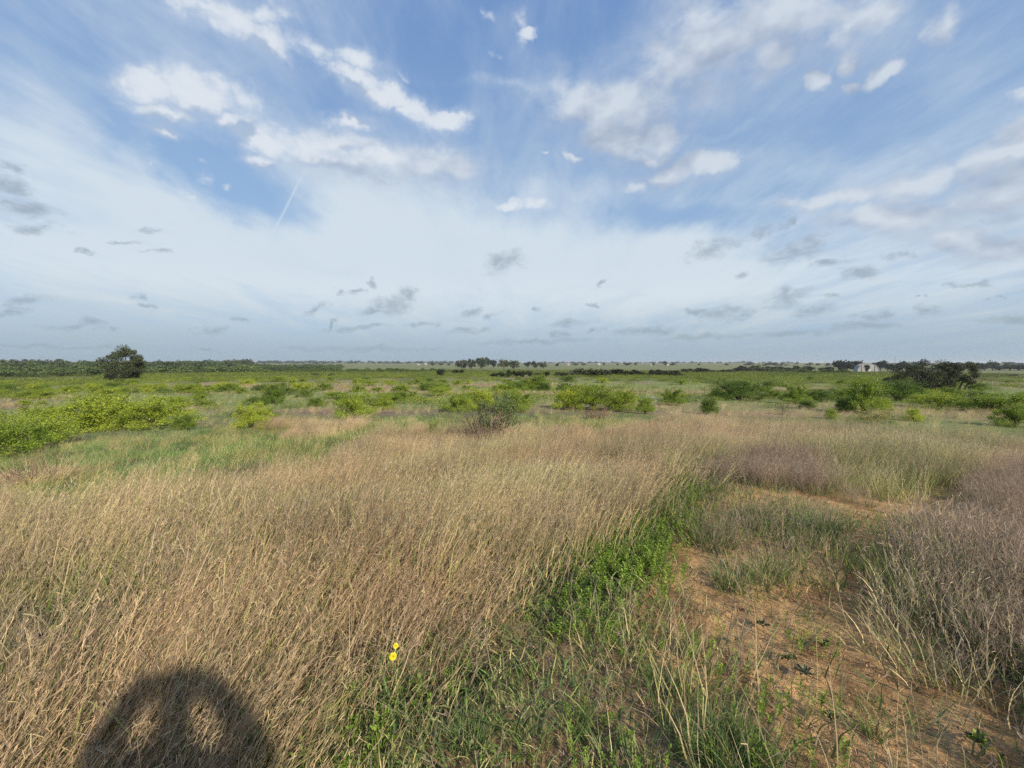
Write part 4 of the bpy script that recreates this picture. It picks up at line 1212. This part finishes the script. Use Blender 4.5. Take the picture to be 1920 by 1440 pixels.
for i, (px, py, w, h) in enumerate(sorted([(622, 707, 13, 8), (618, 694, 6, 6), (573, 694, 22, 8), (590, 706, 14, 7), (660, 704, 14, 7), (762, 697, 8, 6), (47, 684, 8, 12), (112, 690, 5, 5), (440, 704, 7, 7), (84, 700, 9, 4), (365, 707, 10, 5), (1900, 706, 16, 5), (145, 698, 8, 5)])):
    fartree(px, py, w * 1.2, h, 0, nth(i) + ' nearly black juniper from the left in the green scrub', GJ, 'juniper', 'juniper')
GR = 'tiny trees on the far ridge'
for i, (px, w, h) in enumerate(sorted([(985, 8, 4), (1012, 8, 5), (1078, 12, 4), (1095, 8, 4), (1132, 6, 5), (1158, 4, 3), (1176, 14, 4), (1192, 7, 5), (1225, 6, 4), (1247, 9, 8), (1262, 10, 4), (1310, 5, 3), (1362, 10, 3), (1405, 16, 4), (826, 10, 4), (812, 12, 4), (842, 8, 3)])):
    fartree(px, 685.5, w * 1.3, h + 1.5, random.choice([0, 1, 2]), nth(i) + ' tiny tree from the left along the crest of the far ridge', GR)

# ---- the wood along the horizon: one mass
def forest(name, cells, label):
    P_, S_, T_ = [], [], []
    for (px0, px1, r0, r1, n, h0, h1, tn) in cells:
        a0, a1 = math.atan((px0 - 960) / FPX), math.atan((px1 - 960) / FPX)
        a = rng.uniform(a0, a1, n); r = np.sqrt(rng.uniform(r0 * r0, r1 * r1, n))
        x, y = np.sin(a) * r, np.cos(a) * r
        P_.append(np.column_stack([x, y, terrain(x, y) - .3]))
        h = h0 + (h1 - h0) * 1.25 * rng.random(n) ** 2.2; w = (h * .6 + (h0 + h1) * .25) * rng.uniform(1.1, 1.7, n)
        S_.append(np.column_stack([w, w, h])); T_.append(np.array(tn) * rng.uniform(.7, 1.3, (n, 1)))
    P_, S_, T_ = map(np.concatenate, (P_, S_, T_))
    gap = fbm(P_[:, 0] / 70, P_[:, 1] / 70, 191, 3, .6)
    kp = rng.random(len(P_)) < np.clip((gap - .36) * 6, .15, 1)
    P_, S_, T_ = P_[kp], S_[kp] * np.clip(.55 + gap[kp, None] * .9, .7, 1.3), T_[kp]
    n = len(P_)
    pr = []
    for v in range(4):
        g = Geo(); st = np.random.default_rng(60 + v)
        cen = st.normal(0, 1, (9, 3)) * (.26, .26, .13) + (0, 0, .55)
        for c in cen:
            P = st.normal(0, 1, (70, 3)); P /= np.linalg.norm(P, axis=1)[:, None]
            leafcloud(g, P * .22 + c, .13, [(1, 1, 1), (.8, .8, .8), (1.2, 1.15, 1.1)], .3, asp=.9)
        pr.append(proto('wood_tree', g, [M_FARI]))
    gn_scatter(name, P_, pr, np.column_stack([np.zeros(n), np.zeros(n), rng.uniform(0, 6.28, n)]), S_, rng.integers(0, 4, n), T_, label)
forest('distant_wood', [(-700, 480, 300, 520, 1500, 2.2, 4.8, (.085, .125, .045)), (-700, 470, 520, 1100, 2400, 3.5, 8, (.065, .095, .04)), (470, 640, 420, 900, 500, 2, 4, (.075, .11, .04)),
                        (440, 860, 1700, 3200, 420, 5, 12, (.07, .09, .065)), (480, 760, 300, 420, 260, 1.5, 3, (.08, .115, .035)), (620, 870, 260, 340, 160, 1.2, 2.6, (.08, .12, .035)), (860, 1500, 2300, 4000, 500, 5, 10, (.06, .07, .05)),
                        (1430, 2600, 900, 1800, 260, 3, 7, (.06, .075, .045)), (1440, 1600, 300, 420, 120, 1.5, 3.2, (.08, .11, .035))],
       'low dark green wood stretching along the horizon')

# ------------------------------------------------------------------ buildings and mast
def barn():
    x, y, z, mpp = pix_ground(1628, 697.5)
    W, H, Lb = 33 * mpp, 15.5 * mpp, 24 * mpp
    o = tag(empty('barn', (x, y, z), R(-24)), 'large white arched metal barn among the trees on the right skyline', 'barn')
    n = 20
    th = np.linspace(0, math.pi, n + 1)
    # slightly pointed arch
    ax = -np.cos(th) * W / 2; azz = np.sin(th) ** .85 * H
    g = Geo()
    V = np.array([(ax[i], 0, azz[i]) for i in range(n + 1)] + [(ax[i], Lb, azz[i]) for i in range(n + 1)])
    g.add(V, [[i, i + 1, n + 2 + i, n + 1 + i] for i in range(n)], (.8, .8, .8))
    link(bpy.data.objects.new('roof', g.mesh('roof', [M_WHITE])), o)
    for k in range(8):     # raised ribs round the shell
        g = Geo(); yy = .02 * Lb + k * Lb * .135
        for i in range(n):
            p, q = np.array([ax[i] * 1.012, yy, azz[i] * 1.012]), np.array([ax[i + 1] * 1.012, yy, azz[i + 1] * 1.012])
            tube(g, [p, q], [.16, .16], (.7, .7, .7), 4, 0, False)
        link(bpy.data.objects.new('rib', g.mesh('rib', [M_WHITE])), o)
    g = Geo()
    V = [(ax[i] * .985, .25, max(azz[i] * .985, 0)) for i in range(n + 1)]
    g.add(V, [list(range(n + 1))], (.8, .8, .8))
    V = [(ax[i] * .985, Lb - .25, max(azz[i] * .985, 0)) for i in range(n + 1)][::-1]
    g.add(V, [list(range(n + 1))], (.8, .8, .8))
    link(bpy.data.objects.new('end_wall', g.mesh('end_wall', [M_WHITE])), o)
    g = Geo()
    for px_ in (-.30, 0, .30):
        tube(g, [(px_ * W, .12, 0), (px_ * W, .12, H * .8)], [.12, .12], (.6, .6, .6), 4)
    link(bpy.data.objects.new('wall_stiffeners', g.mesh('wall_stiffeners', [M_MAST])), o)
    g = Geo(); dw, dh = .11 * W, .34 * H
    g.add([(-dw, .16, 0), (dw, .16, 0), (dw, .16, dh), (-dw, .16, dh), (-dw, .24, 0), (dw, .24, 0), (dw, .24, dh), (-dw, .24, dh)], [[0, 1, 2, 3], [0, 3, 7, 4], [1, 5, 6, 2], [3, 2, 6, 7]], (.5, .5, .5))
    link(bpy.data.objects.new('door', g.mesh('door', [M_ROOF])), o)
barn()
def house(px, py, w, h, rz, label, roofm):
    x, y, z, mpp = pix_ground(px, py)
    W, H, D = w * mpp, h * mpp, w * mpp * .7
    o = tag(empty('farmhouse', (x, y, z - .2), rz), label, 'house', None)
    g = Geo(); wh = H * .62
    g.add([(-W / 2, 0, 0), (W / 2, 0, 0), (W / 2, D, 0), (-W / 2, D, 0), (-W / 2, 0, wh), (W / 2, 0, wh), (W / 2, D, wh), (-W / 2, D, wh), (-W / 2, D / 2, H * .97), (W / 2, D / 2, H * .97)],
          [[0, 1, 5, 4], [1, 2, 6, 5], [2, 3, 7, 6], [3, 0, 4, 7]], (.8, .8, .8))
    g.add([(-W / 2, 0, wh), (-W / 2, D, wh), (-W / 2, D / 2, H * .97), (W / 2, 0, wh), (W / 2, D, wh), (W / 2, D / 2, H * .97)], [[0, 2, 1], [3, 4, 5]], (.8, .8, .8))
    link(bpy.data.objects.new('wall', g.mesh('wall', [M_WHITE])), o)
    g = Geo(); e = .06 * W
    g.add([(-W / 2 - e, -e, wh - .1), (W / 2 + e, -e, wh - .1), (W / 2 + e, D / 2, H), (-W / 2 - e, D / 2, H), (W / 2 + e, D + e, wh - .1), (-W / 2 - e, D + e, wh - .1)], [[0, 1, 2, 3], [3, 2, 4, 5]], (.5, .5, .5))
    link(bpy.data.objects.new('roof', g.mesh('roof', [roofm])), o)
    for q in (-.3, 0, .3):
        g = Geo(); a, b = q * W - .05 * W, q * W + .05 * W
        z0, z1 = (0.02 * H, wh * .75) if q == 0 else (wh * .35, wh * .75)
        g.add([(a, -.06, z0), (b, -.06, z0), (b, -.06, z1), (a, -.06, z1)], [[0, 1, 2, 3]], (.1, .1, .1))
        nm = 'door' if q == 0 else 'window'
        link(bpy.data.objects.new(nm, g.mesh(nm, [M_DARK])), o)
house(784, 684.6, 6, 3.4, R(8), 'small white farmhouse, left of the pair on the far ridge', M_ROOF)
house(797, 684.6, 5, 4.2, R(-10), 'brightest white farmhouse, right of the pair on the far ridge', M_WHITE)
house(1065, 684.8, 7, 3.4, R(5), 'low pinkish-roofed farmhouse on the ridge right of the grove', plainmat('pink_roof', (.42, .27, .22), .7, .1, 1))
house(1123, 685, 6, 4, R(12), 'white farmhouse on the ridge above the left end of the tree line', M_WHITE)
house(1221, 685, 5, 2.6, R(0), 'faint low pale shed on the far ridge', M_WHITE)
house(1252, 685.6, 4, 4.6, R(20), 'small white farmhouse beside the dark trees on the ridge', M_WHITE)
def mast():
    x, y, z, mpp = pix_ground(1677, 696)
    H = 27 * mpp
    o = tag(empty('radio_mast', (x, y, z)), 'thin grey lattice mast rising above the trees beside the barn', 'mast')
    g = Geo(); s = .42
    for a in range(3):
        c, d = math.cos(a * 2.094) * s, math.sin(a * 2.094) * s
        tube(g, [(c, d, 0), (c * .4, d * .4, H)], [.09, .06], (.3, .3, .3), 4)
    link(bpy.data.objects.new('legs', g.mesh('legs', [M_MAST])), o)
    g = Geo()
    for k in range(28):
        z0, z1 = H * k / 28, H * (k + 1) / 28
        f0, f1 = 1 - .6 * k / 28, 1 - .6 * (k + 1) / 28
        a, b = (k % 3) * 2.094, ((k + 1) % 3) * 2.094
        tube(g, [(math.cos(a) * s * f0, math.sin(a) * s * f0, z0), (math.cos(b) * s * f1, math.sin(b) * s * f1, z1)], [.04, .04], (.3, .3, .3), 3)
    link(bpy.data.objects.new('bracing', g.mesh('bracing', [M_MAST])), o)
    g = Geo(); tube(g, [(0, 0, H), (0, 0, H * 1.12)], [.05, .02], (.3, .3, .3), 4)
    link(bpy.data.objects.new('antenna', g.mesh('antenna', [M_MAST])), o)
mast()

# ------------------------------------------------------------------ small pond
def pond():
    x, y, z, mpp = pix_ground(1237, 748)
    m, N, L = newmat('pond_water')
    p = N.new('ShaderNodeBsdfPrincipled'); p.inputs['Base Color'].default_value = (.10, .10, .09, 1); p.inputs['Roughness'].default_value = .12
    n = N.new('ShaderNodeTexNoise'); n.inputs['Scale'].default_value = 3; b = N.new('ShaderNodeBump'); b.inputs['Strength'].default_value = .15
    L.new(n.outputs[0], b.inputs['Height']); L.new(b.outputs[0], p.inputs['Normal'])
    o = N.new('ShaderNodeOutputMaterial'); L.new(p.outputs[0], o.inputs[0])
    k = 40; a = np.arange(k) * 2 * np.pi / k
    rr = 1 + .25 * np.sin(a * 3 + 1) + .12 * np.sin(a * 5)
    X, Y = x + np.cos(a) * rr * 13 * mpp, y + np.sin(a) * rr * 1.5
    zz = float(np.mean(terrain(X, Y))) + .04
    me = mesh_np('pond_water', np.column_stack([X, Y, np.full(k, zz)]), [np.arange(k)[None, :]], [m], np.tile((.1, .1, .1), (k, 1)))
    tag(link(bpy.data.objects.new('pond_water', me)), kind='structure')
pond()

# ------------------------------------------------------------------ flowers
M_PETAL = leafmat('petal', False, .3, .5)
M_STEM = leafmat('flower_stem', False, .2, .6)
def flower(px, py, dist, r, hgt, tilt, label, mini=False):
    dx, dy, dz = [float(v) for v in pix_dir(px, py)]
    t = dist
    x, y, zt = dx * t, dy * t, CAMZ + dz * t
    z0 = float(terrain(x, y))
    o = tag(empty('dandelion', (x, y, z0)), label, 'flower')
    top = np.array([0, 0, zt - z0])
    g = Geo(); tube(g, [(.02, .03, -.01), (.012, .012, top[2] * .5), top - (0, 0, .006)], [.002, .0018, .0016], (.12, .17, .06), 5)
    link(bpy.data.objects.new('stem', g.mesh('stem', [M_STEM])), o)
    rot = np.array(Euler(tilt).to_matrix())
    g = Geo()
    for ring, (nn, rl, e) in enumerate([(21, 1, .12), (18, .8, .4), (14, .6, .75), (9, .35, 1.15)]):
        for i in range(nn):
            a = i * 6.283 / nn + ring * .2; c_, s_ = math.cos(a), math.sin(a)
            d = np.array([c_ * math.cos(e), s_ * math.cos(e), math.sin(e)]); s = np.array([-s_, c_, 0]) * r * .11
            L_ = r * rl * random.uniform(.88, 1.08)
            b = d * r * .12
            V = np.array([b - s * .5, b + s * .5, b + d * L_ * .85 + s, b + d * L_, b + d * L_ * .85 - s]) + (0, 0, ring * .0012)
            g.add(V @ rot.T + top, [[0, 1, 2, 3, 4]], np.array(((.86, .78, .06), (.84, .74, .05), (.80, .68, .04), (.74, .58, .04))[ring]) * random.uniform(.8, 1.08))
    link(bpy.data.objects.new('petals', g.mesh('petals', [M_PETAL])), o)
    g = Geo()
    for i in range(9):
        a = i * .698; s = np.array([-math.sin(a), math.cos(a), 0]) * r * .12; d = np.array([math.cos(a), math.sin(a), 0])
        V = np.array([d * r * .08 - s, d * r * .08 + s, d * r * .5 + s * .3 + (0, 0, -.002), d * r * .5 - s * .3 + (0, 0, -.002)]) + (0, 0, -.004)
        g.add(V @ rot.T + top, [[0, 1, 2, 3]], (.10, .16, .05))
    link(bpy.data.objects.new('sepals', g.mesh('sepals', [M_STEM])), o)
flower(737, 1231, 2.32, .016, .3, (R(38), R(12), 0), 'lower and larger of the two yellow dandelions beside the leafy weeds')
flower(742, 1211, 2.42, .012, .3, (R(42), R(25), 0), 'upper and smaller yellow dandelion facing the camera on a thin stem')
flower(1017, 918, 5.6, .014, .3, (R(40), 0, 0), 'single tiny pale yellow flower out in the tan grass')

# ------------------------------------------------------------------ separate clumps along the track
def clump(px, py, r, h, cols, label, n=120, w=(.004, .008), name='grass_clump', bend=(.3, 1.3), extra=None):
    x, y, z, mpp = pix_ground(px, py)
    g = Geo()
    blades(g, int(n * 1.2), r * .8, (h[0] * .55, h[1] * .68), (w[0] * .6, w[1] * .6), (.02, .55), bend, cols, 6, .25)
    o = link(bpy.data.objects.new(name, g.mesh(name, [M_STEM]))); o.location = (x, y, z)
    return tag(o, label, 'grass clump')
DKB = [(.085, .15, .05), (.11, .18, .055), (.065, .12, .04), (.15, .22, .07)]
clump(1365, 1430, .17, (.22, .42), DKB, 'thick dark green clump with long blades at the bottom of the photo', 320)
clump(1300, 1400, .12, (.14, .30), DKB, 'smaller dark green clump left of the thick bottom clump', 170)
clump(1640, 1375, .05, (.12, .24), GRN + WDG[:1], 'small bright tuft alone on the sand near the bottom', 60)
clump(1290, 1220, .06, (.16, .30), GRN + YLG[:1], 'bright green tuft on the left rim of the bare sand', 90)
clump(1545, 1000, .15, (.30, .55), BLG + DKB[:2], 'large blue-green clump where the two tracks meet', 260)
clump(1445, 1085, .16, (.25, .45), GRN + YLG[:1] + TAN[2:3], 'yellowish green clump standing between the two tracks', 190)
clump(1370, 1095, .16, (.25, .48), GRN + BLG + TAN[:2], 'green and straw clump left of the yellowish clump', 170)
clump(1690, 1130, .12, (.20, .42), BLG + GRN, 'blue-green clump leaning out of the purple grass onto the track', 130)
clump(1240, 1290, .10, (.16, .3), BLG, 'blue-green tuft between the olive grass and the sand', 120)
clump(1000, 1400, .08, (.14, .28), GRN + YLG[:1], 'fresh green tuft with arching blades in the olive grass', 110)
clump(1075, 1365, .08, (.16, .3), GRN, 'green tuft beside the small bare soil spot', 110)
clump(880, 1395, .09, (.18, .34), GRN + BLG, 'tall green tuft in the lower centre grass', 130)
def rosette(px, py, r, cols, label):
    x, y, z, mpp = pix_ground(px, py)
    g = Geo()
    for i in range(26):
        a = i * 2.4 + random.random() * .4; L_ = r * .75 * random.uniform(.5, 1.05); e = random.uniform(.25, 1.25)
        d = np.array([math.cos(a) * math.cos(e), math.sin(a) * math.cos(e), math.sin(e)]); s = np.array([-math.sin(a), math.cos(a), 0]) * L_ * .10
        V = [d * .005, d * L_ * .35 - s * .7, d * L_ * .7 - s + (0, 0, .004), d * L_ + (0, 0, -.012), d * L_ * .7 + s + (0, 0, .004), d * L_ * .35 + s * .7]
        g.add(V, [[0, 1, 2, 3, 4, 5]], np.array(cols[i % len(cols)]) * random.uniform(.8, 1.2))
    o = link(bpy.data.objects.new('weed_rosette', g.mesh('weed_rosette', [M_STEM]))); o.location = (x, y, z + .012)
    return tag(o, label, 'weed')
GRY = [(.14, .17, .11), (.11, .14, .09), (.18, .20, .14)]
rosette(1508, 1268, .085, GRY, 'pale grey-green rosette on the sand above the bottom tufts')
rosette(1430, 1175, .07, GRY, 'small grey rosette in the upper part of the bare sand')
rosette(1480, 1240, .065, GRN, 'green flat weed beside the pale rosette')
rosette(1385, 1205, .05, GRN + GRY, 'small low weed at the left side of the bright sand')
rosette(1832, 1400, .09, WDG + GRY, 'yellowish broad-leaved weed on the sand near the bottom right corner')
rosette(1545, 1215, .07, GRN, 'green low weed in the middle of the sand')
rosette(1560, 1350, .06, GRN + GRY, 'soft grey-green weed in the lower part of the sand')

# ------------------------------------------------------------------ the photographer, standing behind the camera (only the shadow is in the picture)
def photographer():
    J = {'pel': (0, -.42, .95), 'chest': (0, -.44, 1.25), 'neck': (0, -.41, 1.47), 'head': (0, -.37, 1.62), 'crown': (0, -.37, 1.74)}
    V, E, Rr = [], [], []
    def add(p, r): V.append(p); Rr.append(r); return len(V) - 1
    pel = add((0, -.42, .97), .155); wa = add((0, -.44, 1.12), .14); ch = add((0, -.45, 1.30), .165); nb = add((0, -.43, 1.45), .065); nk = add((0, -.41, 1.52), .055); hd = add((0, -.38, 1.62), .088); cr = add((0, -.38, 1.72), .075)
    for a, b in ((pel, wa), (wa, ch), (ch, nb), (nb, nk), (nk, hd), (hd, cr)): E.append((a, b))
    for s in (-1, 1):
        sh = add((s * .20, -.43, 1.41), .075); eb = add((s * .33 - .03, -.34, 1.34), .07); wr = add((s * .18 - .08, -.28, 1.53), .055); hn = add((s * .07 - .12, -.25, 1.60), .05)
        E += [(ch, sh), (sh, eb), (eb, wr), (wr, hn)]
        hp = add((s * .10, -.42, .88), .105); kn = add((s * .12, -.40, .50), .062); an = add((s * .13, -.43, .10), .042); ft = add((s * .15, -.28, .05), .042)
        E += [(pel, hp), (hp, kn), (kn, an), (an, ft)]
    V = [(a + .155, b + .19, c - .03) for a, b, c in V]
    me = bpy.data.meshes.new('person'); me.from_pydata(V, E, [])
    o = link(bpy.data.objects.new('person', me))
    sk = o.modifiers.new('skin', 'SKIN'); sk.use_smooth_shade = True
    lay = me.skin_vertices[0].data if len(me.skin_vertices) else None
    if lay is None:
        bpy.context.view_layer.objects.active = o; bpy.ops.mesh.customdata_skin_add(); lay = me.skin_vertices[0].data
    for i, r in enumerate(Rr):
        lay[i].radius = (r, r * .8 if i in (0, 1, 2) else r)
    lay[0].use_root = True
    o.modifiers.new('sub', 'SUBSURF').levels = 2; o.modifiers['sub'].render_levels = 2
    m, N, L = newmat('clothes_and_skin')
    t = N.new('ShaderNodeTexCoord'); sp = N.new('ShaderNodeSeparateXYZ'); L.new(t.outputs['Object'], sp.inputs[0])
    cr_ = N.new('ShaderNodeValToRGB'); cr_.color_ramp.interpolation = 'CONSTANT'
    L.new(sp.outputs[2], cr_.inputs[0])
    e = cr_.color_ramp.elements; e[0].position = 0; e[0].color = (.06, .04, .03, 1); e[1].position = .10; e[1].color = (.05, .07, .13, 1)
    q = e.new(.97 / 1.0 if False else .96); q.color = (.25, .27, .30, 1)
    p = N.new('ShaderNodeBsdfPrincipled'); L.new(cr_.outputs[0], p.inputs['Base Color']); p.inputs['Roughness'].default_value = .85
    ou = N.new('ShaderNodeOutputMaterial'); L.new(p.outputs[0], ou.inputs[0])
    me.materials.append(m)
    tag(o, 'person in plain clothes taking the photograph, seen only as a shadow on the grass', 'person')
photographer()

# ------------------------------------------------------------------ haze
def haze():
    b = 11600.0
    V = [(x, y, z) for x in (-b, b) for y in (-b, b) for z in (-16.0, 26.0)]
    F = np.array([[0, 1, 3, 2], [4, 6, 7, 5], [0, 4, 5, 1], [2, 3, 7, 6], [0, 2, 6, 4], [1, 5, 7, 3]])
    m, N, L = newmat('haze_air')
    v = N.new('ShaderNodeVolumePrincipled')
    v.inputs['Color'].default_value = (.80, .88, .96, 1)
    v.inputs['Density'].default_value = 0.00014
    v.inputs['Anisotropy'].default_value = 0.2
    o = N.new('ShaderNodeOutputMaterial'); L.new(v.outputs[0], o.inputs['Volume'])
    me = mesh_np('haze', np.array(V), [F], [m])
    tag(link(bpy.data.objects.new('haze', me)), 'thin pale haze softening the far horizon', kind='stuff')
haze()
